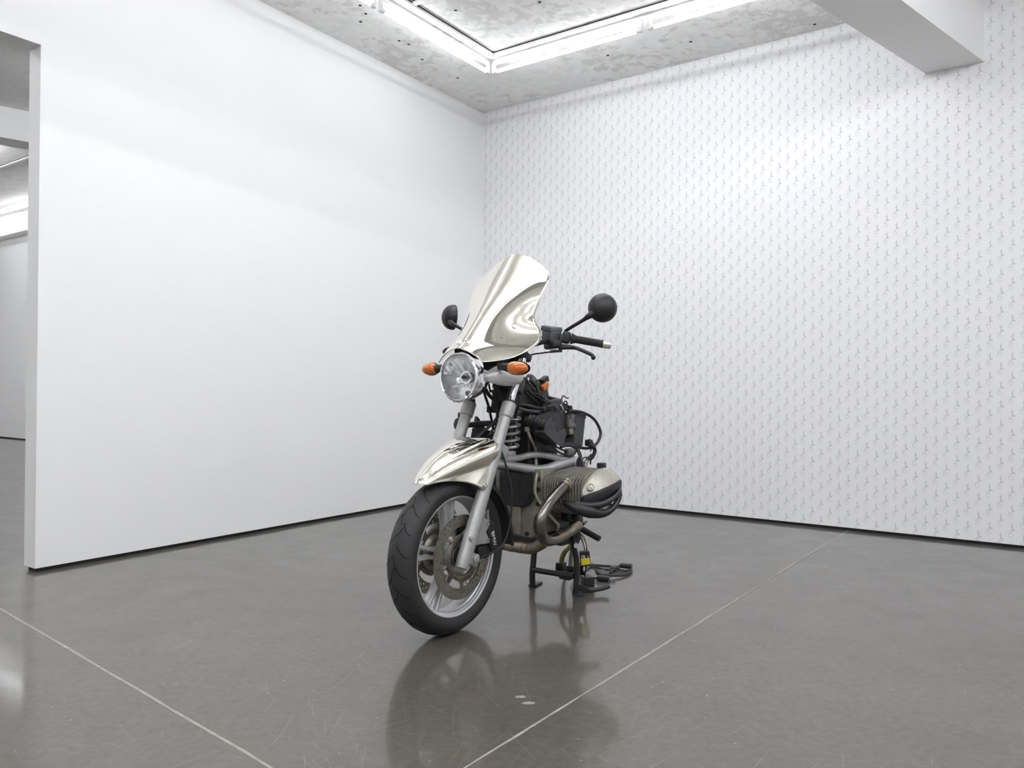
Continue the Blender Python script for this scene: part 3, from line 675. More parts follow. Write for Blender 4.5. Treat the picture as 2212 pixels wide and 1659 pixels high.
# --- handlebar, grips, levers, mirrors
bar = P(G().tube([(-.47, -.285, 1.153), (-.435, -.235, 1.16), (-.38, -.14, 1.135), (-.35, -.06, 1.105), (-.35, .06, 1.105), (-.38, .14, 1.135), (-.435, .235, 1.16), (-.47, .285, 1.153)], .011, 12, 5), 'handlebar', MBM)
bar['label'] = 'black handlebar'
for sd in (1, -1):
    a = V((-.452, .268*sd, 1.157)); b_ = V((-.527, .377*sd, 1.135)); d = (b_-a); L_ = d.length; d.normalize()
    pr = [(0, .010), (0, .023), (.004, .0235), (.012, .019), (.022, .0158)]
    t = .024
    while t < L_-.006: pr += [(t, .0150), (t+.0013, .0166), (t+.0033, .0166), (t+.0046, .0150)]; t += .0058
    pr += [(L_-.004, .0165), (L_-.003, .0185), (L_, .0185), (L_, .01)]
    gr = P(G().lathe(a, d, pr, 24), 'grip', MRUB); gr['label'] = 'ribbed black rubber grip'
    P(G().lathe(b_, d, [(0, .012), (.001, .0170), (.030, .0155), (.034, .0135), (.0345, .004)], 24, cap=True), 'bar_end', MSTEEL if False else mat('bar_end_aluminium', (.62, .61, .59), .35, .7), gr)
    # switch housing and mirror clamp
    R = Matrix((d, V((0, 0, 1)).cross(d).normalized(), d.cross(V((0, 0, 1)).cross(d)).normalized())).transposed()
    sw = P(G().rbox(a-d*.020, (.036, .046, .050), .010, R), 'switch_block', MBP)
    P(G().rbox(a-d*.030+V((.020, 0, -.004)), (.014, .018, .032), .004, R), 'switch_rocker', MBG, sw)
    # reservoir with lid
    Rr = Matrix.Rotation(math.radians(-28*sd), 3, 'Z') @ Matrix.Rotation(math.radians(-8), 3, 'X')
    c = V((-.424, .190*sd, 1.172))
    rv = P(G().rbox(c+V((0, 0, -.004)), (.054, .086, .050), .010, Rr), 'fluid_reservoir', MRES); rv['label'] = 'dark grey master-cylinder reservoir'
    P(G().rbox(c+V((0, 0, .026)), (.058, .090, .022), .006, Rr), 'reservoir_lid', mat('reservoir_lid_grey', (.11, .115, .13), .5), rv)
    for q in (-.024, .024):
        P(G().cyl(c+Rr@V((.018, q, .034)), c+Rr@V((.018, q, .0385)), .0038, n=12), 'lid_screw', MSTEEL, rv)
    P(G().rbox(c+V((.008, .012*sd, -.040)), (.046, .088, .036), .010, Rr @ Matrix.Rotation(math.radians(12*sd), 3, 'X')), 'lever_bracket', MBP, rv)
    up_ = 0 if sd == 1 else .038; fw_ = 0 if sd == 1 else .045
    lv_ = P(G().tube([(-.415, .232*sd, 1.120), (-.428+fw_*.3, .262*sd, 1.121+up_*.2), (-.435+fw_*.5, .285*sd, 1.118+up_*.4), (-.430+fw_*.7, .312*sd, 1.114+up_*.6), (-.445+fw_, .368*sd, 1.089+up_*.95), (-.445+fw_, .378*sd, 1.079+up_)], [.012, .011, .0085, .008, .0078, .0075], 12, 5), 'hand_lever', MBM)
    lv_['label'] = 'black hand lever'
    P(G().ell(V((-.445+fw_, .380*sd, 1.076+up_)), (.0095, .0095, .0105)), 'lever_ball', MBM, lv_)
    # mirror
    mc = V((-.468, .411*sd, 1.281)); ax = V((.80, .58*sd, .06)).normalized()
    mir = P(G().lathe(mc, ax, [(-.026, .0585), (-.022, .0600), (-.012, .0595), (.004, .0550), (.018, .0455), (.028, .032), (.034, .016), (.0355, .0002)], 40), 'mirror', MBP, angle=70)
    mir['label'] = 'round black rear-view mirror seen from the front'
    P(G().lathe(mc, ax, [(-.024, .0575), (-.0235, .0001)], 40), 'mirror_glass', MDARKGLASS, mir)
    P(G().tube([(-.442, .247*sd, 1.150), (-.441, .248*sd, 1.182), (-.437, .262*sd, 1.194), (-.440, .330*sd, 1.228), (-.436, .360*sd, 1.243), (-.445, .385*sd, 1.258)], [.0085, .0072, .0072, .0075, .012, .016], 14, 5), 'mirror_stem', MBP, mir)
P(G().tube([(-.420, .246, 1.105), (-.405, .215, 1.103), (-.395, .205, 1.101)], .0062, 10, 3), 'clutch_adjuster', MBM)
P(G().tube([(-.400, .21, 1.101), (-.385, .17, 1.096), (-.372, .12, 1.088), (-.35, .06, 1.06)], .0032, 8, 5), 'clutch_cable', MCAB)
P(G().tube([(-.400, -.21, 1.101), (-.37, -.15, 1.06), (-.33, -.08, 1.0), (-.32, -.05, .93)], .0042, 8, 5), 'brake_hose', MCAB)
# --- steering head, fork bridges
P(G().rbox((-.345, 0, 1.085), (.075, .25, .034), .010, Matrix.Rotation(math.radians(-25), 3, 'Y')), 'top_fork_bridge', MBM)
P(G().cyl((-.34, 0, 1.10), (-.39, 0, .98), .028, n=20), 'steering_stem', MBM)
P(G().rbox((-.225, 0, .690), (.055, .20, .06), .012, Matrix.Rotation(math.radians(-25), 3, 'Y')), 'lower_fork_bridge', MSILD)
P(G().tube([(-.262, -.125, .790), (-.275, -.06, .797), (-.289, .02, .803), (-.30, .10, .808)], [.012, .013, .011, .011], 14, 4), 'steering_damper', MBM)
P(G().rbox((-.37, .0, .925), (.10, .085, .165), .012, Matrix.Rotation(math.radians(-14), 3, 'Y')), 'head_frame', MBP)
P(G().prism([(-.395, -.01, .870), (-.40, -.01, .975), (-.43, -.01, 1.000), (-.462, -.01, .992), (-.535, -.01, .905), (-.50, -.01, .862)], V((0, .055, 0))), 'air_duct', MBP, bevel=.004)
P(G().rbox((-.255, 0, 1.025), (.13, .15, .085), .014, Matrix.Rotation(math.radians(-12), 3, 'Y')), 'instrument_bracket', MBP)
P(G().rbox((-.335, .035, .965), (.09, .11, .07), .012, Matrix.Rotation(math.radians(-20), 3, 'Y')), 'ignition_housing', MBM)
# right-hand side pieces seen between the forks
P(G().ell((-.245, -.160, .792), (.022, .026, .030)), 'horn', MBM)
P(G().rbox((-.262, -.165, .826), (.018, .024, .034), .004), 'horn_bracket', MBM)
P(G().prism([(-.34, -.15, .825), (-.355, -.15, .815), (-.44, -.15, .73), (-.41, -.15, .69), (-.30, -.15, .70)], V((0, .012, 0))), 'right_bracket', MBG)
P(G().prism([(-.27, -.11, .775), (-.40, -.10, .755), (-.41, -.10, .66), (-.27, -.11, .66)], V((0, .05, 0))), 'right_frame_plate', MBP)
for i, (pts, r) in enumerate([
    ([(-.195, .0, .955), (-.24, -.01, .90), (-.27, -.02, .865), (-.30, -.03, .82), (-.33, -.04, .77)], .0055),
    ([(-.20, .01, .95), (-.25, 0, .915), (-.30, .01, .885), (-.34, .02, .86)], .008),
    ([(-.255, .02, .96), (-.285, .015, .88), (-.29, .005, .82), (-.24, -.02, .77), (-.20, -.03, .74)], .0065),
    ([(-.265, .03, .96), (-.29, .03, .90), (-.295, .02, .82), (-.31, .01, .74), (-.30, .0, .68)], .006),
    ([(-.24, .02, .94), (-.27, .02, .87), (-.285, .01, .80), (-.30, -.02, .74), (-.28, -.05, .70)], .005),
    ([(-.36, -.06, .78), (-.30, -.04, .75), (-.26, 0, .755), (-.27, .04, .765)], .0042)]):
    P(G().tube(pts, r, 10, 5), 'front_cable', MCAB)
P(G().rbox((-.30, -.02, .858), (.035, .05, .028), .006), 'connector_block', MBP)
# --- telelever arm, spring and damper
for sd in (1, -1):
    arm = P(G().tube([(-.225, .010*sd, .642), (-.31, .030*sd, .650), (-.409, .040*sd, .650), (-.455, .055*sd, .658), (-.507, .080*sd, .659), (-.600, .112*sd, .640), (-.660, .135*sd, .624)], [.016, .0145, .0140, .0140, .0140, .015, .017], 16, 6), 'control_arm', MSIL)
    arm['label'] = 'silver tubular suspension arm'
    P(G().tube([(-.225, .010*sd, .635), (-.30, .028*sd, .628), (-.400, .042*sd, .611), (-.460, .066*sd, .599), (-.526, .092*sd, .594), (-.594, .118*sd, .609), (-.670, .140*sd, .621), (-.692, .148*sd, .619)], [.016, .0175, .0190, .0205, .0215, .0215, .0225, .0235], 18, 6), 'lower_arm_tube', MSIL, arm)
    P(G().lathe((-.690, .140*sd, .618), YX*sd, [(-.02, .024), (.028, .0255), (.030, .0245)], 28), 'arm_eye', MSIL, arm)
    P(G().lathe((-.690, .140*sd, .618), YX*sd, [(.020, .0235), (.032, .0235), (.035, .018), (.035, .001)], 28, cap=True), 'arm_eye_cap', MBM, arm)
pts = []
for i in range(6*16+1):
    t = 2*math.pi*i/16; pts.append((-.405-.02*i/96+.040*math.cos(t), -.012+.040*math.sin(t), .690+.1755*i/96))
P(G().tube(pts, .0066, 8, 1), 'suspension_spring', MSIL)
P(G().cyl((-.385, -.006, .62), (-.428, -.006, .89), .020, n=20), 'damper', MBM)
P(G().rbox((-.385, -.006, .664), (.055, .06, .03), .008), 'damper_foot', MSILD)
# --- engine
eng = P(G().loft([[V((x, y, z)) for y, z in ((-.125, .60), (-.128, .44), (-.108, .325), (-.075, .300), (.075, .300), (.108, .325), (.128, .44), (.125, .60))] for x in (-.458, -.47, -.80)]), 'engine_block', MALU, bevel=.006)
eng['label'] = 'grimy cast-aluminium crankcase'
P(G().prism([(-.456, y, z) for y, z in ((-.018, .31), (.018, .31), (.022, .45), (-.022, .45))], V((.012, 0, 0))), 'case_rib', MALU, eng, bevel=.004)
P(G().loft([[V((x, y, z)) for y, z in ((-.09, .302), (-.088, .285), (-.07, .272), (.075, .272), (.095, .285), (.10, .302))] for x in (-.462, -.80)]), 'sump_plate', MBM, eng)
cv = []
for y, z in ((-.090, .588), (-.090, .492), (-.084, .466), (-.068, .446), (-.044, .435), (-.01, .431), (.03, .433), (.058, .442), (.078, .458), (.091, .482), (.097, .512), (.098, .588)): cv.append((-.458, y, z))
fc_ = P(G().prism(cv, V((.020, 0, 0))), 'front_cover', MBP, eng, bevel=.007); fc_['label'] = 'black plastic front engine cover with an embossed round emblem'
ec = V((-.4375, -.012, .528))
g = G()
for r0, r1 in ((.0285, .0310), (.0190, .0208)):
    g.lathe(ec, XX, [(0, r0), (.0016, r0), (.0016, r1), (0, r1)], 40, closed=True)
g.box(ec+V((.0008, 0, 0)), (.0016, .0018, .038)); g.box(ec+V((.0008, 0, 0)), (.0016, .038, .0018))
g.box(V((-.4372, .024, .52)), (.002, .002, .12))
P(g, 'embossed_emblem', MBP, eng, smooth=False)
g = G()
for z0 in (.552, .500):
    for k in range(5): g.box((-.4378, .082-.0022*k*(z0 < .52), z0-.0065*k), (.003, .013, .0024), Matrix.Rotation(.35, 3, 'X'))
P(g, 'cover_vents', MGRV, eng, smooth=False)
g = G()
for y, z in ((-.080, .552), (.058, .540)): g.lathe((-.4385, y, z), XX, [(0, .006), (.003, .006), (.0035, .003)], 12, cap=True)
P(g, 'cover_screws', MBM, eng)
for y, z in ((.108, .560), (.106, .515), (.108, .452), (.104, .392), (.094, .345), (.05, .318), (-.05, .318), (-.09, .36)):
    P(G().lathe((-.459, y, z), XX, [(0, .0105), (.006, .0105), (.008, .008), (.008, .0045), (.004, .004)], 14, cap=True), 'case_bolt', MBM, eng)
P(G().rbox((-.472, .112, .54), (.02, .028, .10), .006), 'case_pillar', MALU, eng)
P(G().rbox((-.585, 0, .715), (.225, .10, .27), .012), 'engine_upper_box', MBP)['label'] = 'black box above the crankcase'
P(G().tube([(-.438, .060, .775), (-.444, .064, .755), (-.452, .070, .732), (-.490, .066, .690), (-.505, .060, .640), (-.480, .082, .598), (-.449, .101, .565), (-.446, .098, .506), (-.455, .110, .470), (-.468, .124, .440), (-.505, .145, .392), (-.533, .160, .358), (-.545, .150, .33)], .0072, 12, 6), 'oil_line', MPIPE)
P(G().rbox((-.440, .060, .772), (.02, .022, .022), .004), 'oil_line_fitting', MPIPE)
# cylinders
def sec_pts(y, sx, front=0, k=1.0):
    base = ((-.445, .470), (-.441, .500), (-.441, .550), (-.456, .570), (-.55, .590), (-.665, .601), (-.700, .590), (-.715, .560), (-.710, .470), (-.690, .430), (-.640, .415), (-.520, .415), (-.465, .440))
    cx, cz = -.58, .51
    return [V((cx+(x-cx)*k+front*(x > -.5), y*sx, cz+(z-cz)*k)) for x, z in base]
for sd in (1, -1):
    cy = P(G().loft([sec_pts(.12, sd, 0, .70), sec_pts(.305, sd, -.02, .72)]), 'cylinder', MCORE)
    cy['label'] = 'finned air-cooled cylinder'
    g = G(); y = .128; i = 0
    while y < .304:
        fr = -.05*max(0, (y-.20)/.10)
        k = 1.0 if y > .15 else .95
        g.loft([sec_pts(y, sd, fr, k), sec_pts(y+.0056, sd, fr, k)]); y += .0114; i += 1
    P(g, 'cooling_fins', MFIN, cy, angle=20)
    XS = (-.488, -.505, -.535, -.575, -.625, -.680, -.708, -.716)
    TI = (.520, .545, .570, .588, .602, .604, .594, .580)          # inner top height
    TO = (.308, .314, .322, .332, .340, .336, .322, .312)          # outer end of the top land
    CL = (.312, .330, .356, .376, .388, .384, .358, .330)          # crease: distance out and height
    CZ = (.504, .512, .524, .537, .550, .560, .560, .556)
    secs = [[V((x, yy*sd, zz)) for yy, zz in ((.300, a_-.002), (.304, a_), (b2, a_-.002), (b2+(c_-b2)*.5, a_-.004-(a_-z_)*.36), (c_, z_), (c_-.003, z_-.006), (.300, z_-.010))] for x, a_, b2, c_, z_ in zip(XS, TI, TO, CL, CZ)]
    hd = P(G().loft(secs), 'rocker_cover', MHEAD, cy, angle=32); hd['label'] = 'pale aluminium rocker cover'
    secs = [[V((x, yy*sd, zz)) for yy, zz in ((.300, z_-.004), (c_+.003, z_-.003), (c_+.007, z_-.012), (c_+.005, z_-.040), (c_-.006, z_-.052-.012*(k_ > 1)), (.300, z_-.060-.01*(k_ > 1)))] for k_, (x, c_, z_) in enumerate(zip(XS, CL, CZ))]
    P(G().loft(secs), 'plug_cover', MBM, cy, angle=32, bevel=.002)
    secs = [[V((x, yy*sd, zz)) for yy, zz in ((.300, z_-.050), (c_-.002, z_-.050), (c_-.006, z_-.075), (c_-.03, z_-.095), (.300, z_-.100))] for x, c_, z_ in zip(XS[1:], CL[1:], CZ[1:])]
    P(G().loft(secs), 'cover_lower', MHEAD, cy, angle=32)
    P(G().lathe((-.510, .334*sd, .538), V((.62, .62*sd, .45)), [(-.012, .0165), (.003, .0165), (.005, .013), (.002, .011), (.002, .007), (.007, .006)], 20, cap=True), 'cover_bolt', MHEAD, cy)
    gd = P(G().tube([(-.452, .235*sd, .474), (-.462, .262*sd, .462), (-.482, .300*sd, .448), (-.503, .336*sd, .437), (-.540, .372*sd, .428), (-.580, .394*sd, .442), (-.615, .402*sd, .470), (-.640, .398*sd, .498), (-.66, .385*sd, .512)], [.008, .017, .027, .028, .018, .013, .012, .014, .012], 16, 6), 'cylinder_guard', MBP, cy)
    P(G().tube([(-.47, .285*sd, .470), (-.503, .338*sd, .462), (-.540, .376*sd, .468), (-.585, .400*sd, .488), (-.625, .404*sd, .506), (-.655, .390*sd, .514)], [.012, .016, .013, .011, .011, .013], 14, 6), 'guard_rail', MBP, cy)
    P(G().rbox((-.690, .285*sd, .606), (.038, .030, .034), .005), 'injector_clip', MBP, cy)
    P(G().lathe((-.448, .243*sd, .538), V((.9, .0, -.42)), [(-.024, .031), (-.006, .031), (-.004, .028), (.0, .026)], 24), 'exhaust_flange', MEXR, cy)
    g = G()
    for q in range(20):
        t = 2*math.pi*q/20; ax = V((.9, 0, -.42)).normalized(); u = YX; w2 = ax.cross(u)
        g.box(V((-.448, .243*sd, .538))+ax*-.012+(u*math.cos(t)+w2*math.sin(t))*.0315, (.012, .004, .004))
    P(g, 'flange_teeth', MEXR, cy, smooth=False)
    hp = P(G().tube([(-.462, .242*sd, .545), (-.425, .244*sd, .530), (-.378, .246*sd, .510), (-.300, .250*sd, .472), (-.259, .249*sd, .428), (-.272, .240*sd, .380), (-.330, .219*sd, .338), (-.400, .200*sd, .317), (-.477, .186*sd, .310)], .0245, 20, 7), 'exhaust_pipe', MEXH)
    hp['label'] = 'heat-blued exhaust header pipe'
    P(G().tube([(-.455, .189*sd, .310), (-.54, .178*sd, .314), (-.70, .160*sd, .328)], .0238, 20, 4), 'exhaust_end', MEXR, hp)
    P(G().lathe((-.68, .1625*sd, .3262), V((-.99, -.11*sd, .09)), [(0, .0252), (.022, .0252), (.024, .022), (.006, .021)], 20), 'exhaust_clamp', MEXR, hp)
P(G().tube([(-.33, -.215, .338), (-.39, -.165, .285), (-.435, -.11, .262), (-.455, -.04, .256), (-.458, .03, .255), (-.450, .085, .262), (-.430, .135, .285), (-.415, .18, .312)], .0238, 20, 7), 'crossover_pipe', MEXR)['label'] = 'rust-stained crossover exhaust pipe'
for a_, b_ in (((-.4555, -.045, .256), (-.457, -.015, .2555)), ((-.458, .005, .2552), (-.457, .035, .2552)), ((-.456, .045, .2555), (-.452, .068, .258))):
    P(G().cyl(a_, b_, .0255, n=24), 'pipe_sleeve', MEXR)
# foot peg, gearbox fittings
P(G().tube([(-.735, .150, .314), (-.73, .18, .305), (-.712, .262, .283)], [.012, .0145, .0135], 14, 4), 'foot_peg', MPEG)
P(G().rbox((-.735, .125, .345), (.05, .06, .05), .008), 'peg_mount', MBM)
P(G().rbox((-.62, .17, .395), (.09, .05, .06), .012), 'throttle_body', MBP)
P(G().ell((-.56, .15, .355), (.03, .02, .03)), 'oil_filter', MBG)
P(G().rbox((-.615, .205, .388), (.035, .02, .03), .004, Matrix.Rotation(.5, 3, 'Y')), 'plug_connector', MBM)
P(G().cyl((-.72, .175, .335), (-.755, .170, .342), .006, n=10), 'sensor_stub', MBM)
g = G()
for k in range(6): g.cyl((-.66-.014*k, .03+.008*k, .252), (-.66-.014*k, .03+.008*k, .228+.003*k), .0055, n=8)
P(g, 'stud_row', MALU)
P(G().rbox((-.70, .05, .258), (.14, .14, .03), .008), 'stand_mount', MBM)
# --- centre stand
stand = P(G().tube([(-.745, -.112, .085), (-.742, .0, .087), (-.738, .118, .09)], .0135, 16, 3), 'centre_stand', MBM)
stand['label'] = 'black tubular centre stand'
P(G().tube([(-.715, .118, .29), (-.722, .124, .235), (-.738, .130, .17), (-.745, .130, .10), (-.742, .128, .05), (-.748, .122, .012)], [.013, .013, .0145, .0145, .0145, .016], 14, 5), 'stand_leg', MBM, stand)
P(G().tube([(-.735, -.105, .28), (-.755, -.112, .20), (-.752, -.116, .12), (-.748, -.119, .06), (-.755, -.122, .010)], .0145, 14, 5), 'stand_leg', MBM, stand)
P(G().rbox((-.772, .118, .006), (.07, .05, .012), .004, Matrix.Rotation(.6, 3, 'Z')), 'stand_foot', MBM, stand)
P(G().rbox((-.790, -.128, .006), (.085, .04, .010), .004, Matrix.Rotation(.15, 3, 'Z')), 'stand_foot', MBM, stand)
P(G().tube([(-.765, .125, .030), (-.790, .172, .024), (-.845, .208, .026), (-.872, .228, .034)], [.012, .0115, .0105, .010], 12, 4), 'stand_tang', MBM, stand)
P(G().prism([(-.755, .128, .055), (-.765, .14, .012), (-.785, .172, .016), (-.785, .172, .034)], V((.006, .004, 0))), 'tang_gusset', MBM, stand)
P(G().rbox((-.744, .07, .084), (.03, .06, .034), .006), 'stand_boss', MBM, stand)
P(G().prism([(-.70, .122, .31), (-.765, .122, .30), (-.775, .122, .262), (-.745, .122, .235), (-.712, .122, .24)], V((0, .014, 0))), 'stand_bracket', MBM, stand, bevel=.003)
P(G().lathe((-.719, .137, .236), V((.3, 1, 0)), [(0, .0115), (.003, .0115), (.003, .0005)], 18, cap=True), 'stand_sticker', MWHT, stand)
P(G().lathe((-.735, .137, .272), V((.1, 1, 0)), [(0, .012), (.005, .010), (.005, .002)], 14, cap=True), 'stand_pivot', MBG, stand)
# --- left frame bracket with bellows, valve block, control box
br = P(G().prism([(-.424, .160, .792), (-.455, .160, .818), (-.470, .160, .824), (-.488, .160, .820), (-.493, .161, .800), (-.498, .161, .766), (-.513, .162, .757), (-.566, .166, .770), (-.582, .167, .751), (-.556, .166, .708), (-.530, .165, .700), (-.500, .163, .712), (-.412, .160, .764)], V((0, .005, 0))), 'frame_bracket', MBG, smooth=False)
br['label'] = 'dark frame bracket plate with lugs'
P(G().prism([(-.424, .10, .827), (-.511, .10, .842), (-.605, .10, .841), (-.672, .10, .762), (-.607, .10, .70), (-.44, .10, .70)], V((0, .006, 0))), 'bracket_back_plate', MBP, br, smooth=False)
P(G().prism([(-.415, .055, .812), (-.452, .052, .840), (-.475, .085, .825), (-.455, .10, .79), (-.445, .06, .765)], V((-.02, .03, -.01))), 'bracket_gusset', MBP, br)
P(G().loft([[V((-.53, .10, .70)), V((-.58, .10, .70)), V((-.58, .165, .71)), V((-.53, .165, .705))], [V((-.42, .10, .76)), V((-.44, .10, .74)), V((-.44, .16, .745)), V((-.414, .16, .765))]]), 'bracket_floor', MBP, br)
a = V((-.436, .082, .812)); b_ = V((-.462, .150, .784)); d = (b_-a); pr = [(-.012, .024)]
for k in range(5):
    t = d.length*k/5; pr += [(t, .0225-.0012*k), (t+.004, .0262-.0014*k), (t+.010, .0262-.0014*k), (t+.013, .0225-.0012*k)]
pr += [(d.length, .019), (d.length+.004, .015)]
P(G().lathe(a, d, pr, 20, cap=True), 'rubber_bellows', MRUB, br)
g = G()
for x, z in ((-.478, .812), (-.470, .780), (-.482, .776), (-.545, .735), (-.535, .728), (-.571, .756)): g.lathe((x, .1655, z), YX, [(0, .0045), (.001, .0045), (.001, .0005)], 10, cap=True)
P(g, 'bracket_holes', MGRV, br)
box_ = P(G().prism([(-.756, .065, .836), (-.832, .065, .820), (-.806, .065, .680), (-.727, .065, .695)], V((0, .055, 0))), 'control_unit', MBG, bevel=.003); box_['label'] = 'flat black electronic control box'
P(G().prism([(-.757, .05, .840), (-.834, .05, .824), (-.832, .05, .808), (-.755, .05, .824)], V((0, .072, 0))), 'control_unit_cap', MBG, box_, bevel=.002)
P(G().prism([(-.735, .02, .84), (-.80, .02, .83), (-.79, .02, .69), (-.70, .02, .70)], V((0, .05, 0))), 'battery_tray', MBM)
vb = P(G().rbox((-.725, .088, .800), (.062, .05, .062), .006), 'valve_block', MVALV); vb['label'] = 'corroded metal valve block'
for x, y, z, h in ((-.692, .085, .845, .05), (-.715, .078, .852, .05), (-.735, .092, .846, .045), (-.752, .085, .842, .04), (-.705, .105, .838, .03)):
    P(G().cyl((x, y, z-.03), (x, y, z+h*.55), .0105, n=14), 'solenoid', MBP, vb)
for x, y, z in ((-.693, .097, .842), (-.737, .104, .842)): P(G().rbox((x, y, z), (.013, .006, .010), .001), 'white_terminal', MWHT, vb)
P(G().rbox((-.722, .100, .752), (.035, .03, .03), .005), 'valve_outlet', MEXR, vb)
P(G().rbox((-.732, .112, .778), (.055, .012, .022), .004), 'valve_flange', MVALV, vb)
# --- hoses and cables with measured runs
RUNS = [
 ('vent_hose', [(-.70, .11, .845), (-.725, .12, .846), (-.788, .13, .838), (-.856, .15, .807), (-.884, .17, .748), (-.862, .17, .701), (-.812, .16, .676), (-.752, .15, .677), (-.687, .13, .696), (-.64, .11, .70)], .0068, MCAB),
 ('fuel_hose', [(-.665, .21, .590), (-.678, .20, .607), (-.698, .17, .646), (-.693, .15, .680), (-.644, .14, .695), (-.596, .13, .688)], .0066, MCAB),
 ('fuel_hose', [(-.672, .20, .595), (-.70, .175, .64), (-.708, .16, .665), (-.70, .15, .69)], .0055, MCAB),
 ('throttle_cable', [(-.505, .11, .72), (-.525, .12, .708), (-.574, .13, .671), (-.643, .14, .649), (-.677, .15, .653), (-.692, .15, .668)], .0055, MCAB),
 ('throttle_cable', [(-.53, .11, .715), (-.546, .12, .706), (-.592, .13, .682), (-.643, .14, .665)], .0045, MCAB),
 ('brake_hose', [(-.17, .11, .72), (-.182, .12, .679), (-.213, .13, .590), (-.217, .14, .514), (-.203, .14, .402), (-.171, .135, .335), (-.122, .13, .312), (-.06, .125, .300), (-.018, .122, .298)], .0042, MCAB),
 ('air_hose', [(-.735, .165, .600), (-.753, .17, .612), (-.777, .17, .630), (-.815, .17, .638), (-.832, .17, .661), (-.815, .17, .681), (-.778, .17, .691)], .0090, MBP),
 ('thin_wire', [(-.79, .15, .70), (-.80, .16, .715), (-.82, .17, .69), (-.80, .165, .66)], .0030, MCAB),
 ('thin_wire', [(-.74, .15, .625), (-.76, .165, .635), (-.79, .17, .622), (-.80, .165, .60)], .0030, MCAB),
 ('wire_bundle', [(-.41, .03, .88), (-.45, .06, .872), (-.50, .08, .86), (-.545, .09, .862), (-.60, .085, .872)], .010, MCAB),
 ('wire_bundle', [(-.40, .04, .862), (-.44, .07, .85), (-.50, .09, .846), (-.56, .09, .85)], .008, MBG),
 ('wire_bundle', [(-.50, .03, .985), (-.53, .045, .955), (-.545, .06, .92), (-.55, .075, .89), (-.52, .085, .865)], .009, MCAB),
 ('wire_bundle', [(-.545, .03, .95), (-.57, .045, .925), (-.585, .055, .895), (-.59, .07, .86), (-.60, .085, .835)], .011, MBP),
 ('wire_bundle', [(-.56, .03, .93), (-.60, .045, .905), (-.605, .06, .88), (-.615, .08, .84)], .009, MBG),
 ('wire_bundle', [(-.575, .03, .915), (-.64, .05, .905), (-.68, .07, .885), (-.70, .085, .865)], .007, MCAB),
 ('wire_bundle', [(-.59, .02, .91), (-.66, .04, .905), (-.70, .06, .895), (-.69, .08, .875)], .0055, MCAB),
 ('wire_bundle', [(-.61, .07, .885), (-.625, .085, .862), (-.635, .09, .845), (-.65, .09, .82)], .013, MBG),
 ('wire_bundle', [(-.66, .06, .89), (-.67, .085, .87), (-.68, .09, .85)], .006, MSILD),
 ('thin_wire', [(-.48, .02, .995), (-.50, .025, 1.008), (-.53, .03, 1.000), (-.545, .035, .98), (-.55, .04, .95)], .0030, MCAB),
 ('thin_wire', [(-.47, .02, .99), (-.505, .03, 1.0), (-.52, .04, .965), (-.53, .055, .93), (-.52, .07, .89)], .0035, MCAB),
 ('thin_wire', [(-.60, .03, .985), (-.625, .04, .96), (-.61, .045, .925), (-.60, .05, .90)], .0035, MCAB),
 ('thin_wire', [(-.52, .03, .99), (-.535, .045, .97), (-.525, .055, .945), (-.54, .06, .92)], .0028, MGRN),
 ('thin_wire', [(-.70, .07, .90), (-.705, .075, .915), (-.725, .08, .905), (-.735, .085, .905)], .0028, MCAB),
 ('thin_wire', [(-.715, .07, .86), (-.712, .075, .885), (-.725, .08, .888), (-.73, .085, .86)], .0032, MCAB),
]
rnd = random.Random(11)
for k in range(16):
    t = rnd.random(); x0 = -.41-.12*t; z0 = .985-.10*t*rnd.random()-.04*rnd.random(); y0 = rnd.uniform(.0, .05)
    pts = [(x0, y0, z0)]
    for j in range(4):
        x0 -= rnd.uniform(.018, .045); z0 -= rnd.uniform(.008, .034); y0 += rnd.uniform(-.004, .024); pts.append((x0, min(y0, .10), max(z0, .845)))
    RUNS.append(('loose_wire', pts, rnd.uniform(.0028, .0055), rnd.choice([MCAB, MCAB, MBG, MBP])))
for nm, pts, r, m_ in RUNS: P(G().tube(pts, r, 9, 5), nm, m_)
P(G().rbox((-.572, .060, .958), (.046, .020, .026), .005, Matrix.Rotation(.55, 3, 'Y')), 'orange_connector', MORG)
P(G().rbox((-.588, .045, .984), (.05, .03, .028), .006, Matrix.Rotation(.45, 3, 'Y')), 'harness_connector', MBP)
P(G().rbox((-.520, .03, .985), (.035, .02, .028), .005, Matrix.Rotation(-.2, 3, 'Y')), 'harness_connector', MVALV)
P(G().rbox((-.545, .02, .92), (.16, .06, .09), .014, Matrix.Rotation(.45, 3, 'Y')), 'harness_core', MBP)
P(G().rbox((-.625, .05, .868), (.14, .07, .06), .012, Matrix.Rotation(.1, 3, 'Y')), 'fuse_box', MBP)
P(G().rbox((-.515, .105, .858), (.055, .03, .022), .006), 'ribbed_connector', MBG)
g = G()
for k in range(5): g.box((-.495-.011*k, .122, .860), (.004, .008, .022))
P(g, 'connector_ribs', MBP, smooth=False)
P(G().rbox((-.60, .035, .80), (.22, .13, .10), .012), 'airbox', MBP)
P(G().rbox((-.785, .165, .70), (.03, .03, .03), .006), 'hose_elbow', MBP)
P(G().lathe((-.79, .17, .630), V((-.8, 0, .3)), [(0, .0125), (.006, .0125), (.006, .0105), (.012, .0105), (.012, .0125), (.018, .0125)], 16), 'hose_clip', MBM)
P(G().cyl((-.735, .17, .585), (-.758, .17, .62), .013, .010, 14), 'inlet_stub', MALU)
P(G().rbox((-.655, .14, .665), (.05, .03, .03), .006), 'cable_end', MVALV)
P(G().rbox((-.62, .06, .64), (.07, .04, .05), .006), 'frame_lug', MBM)
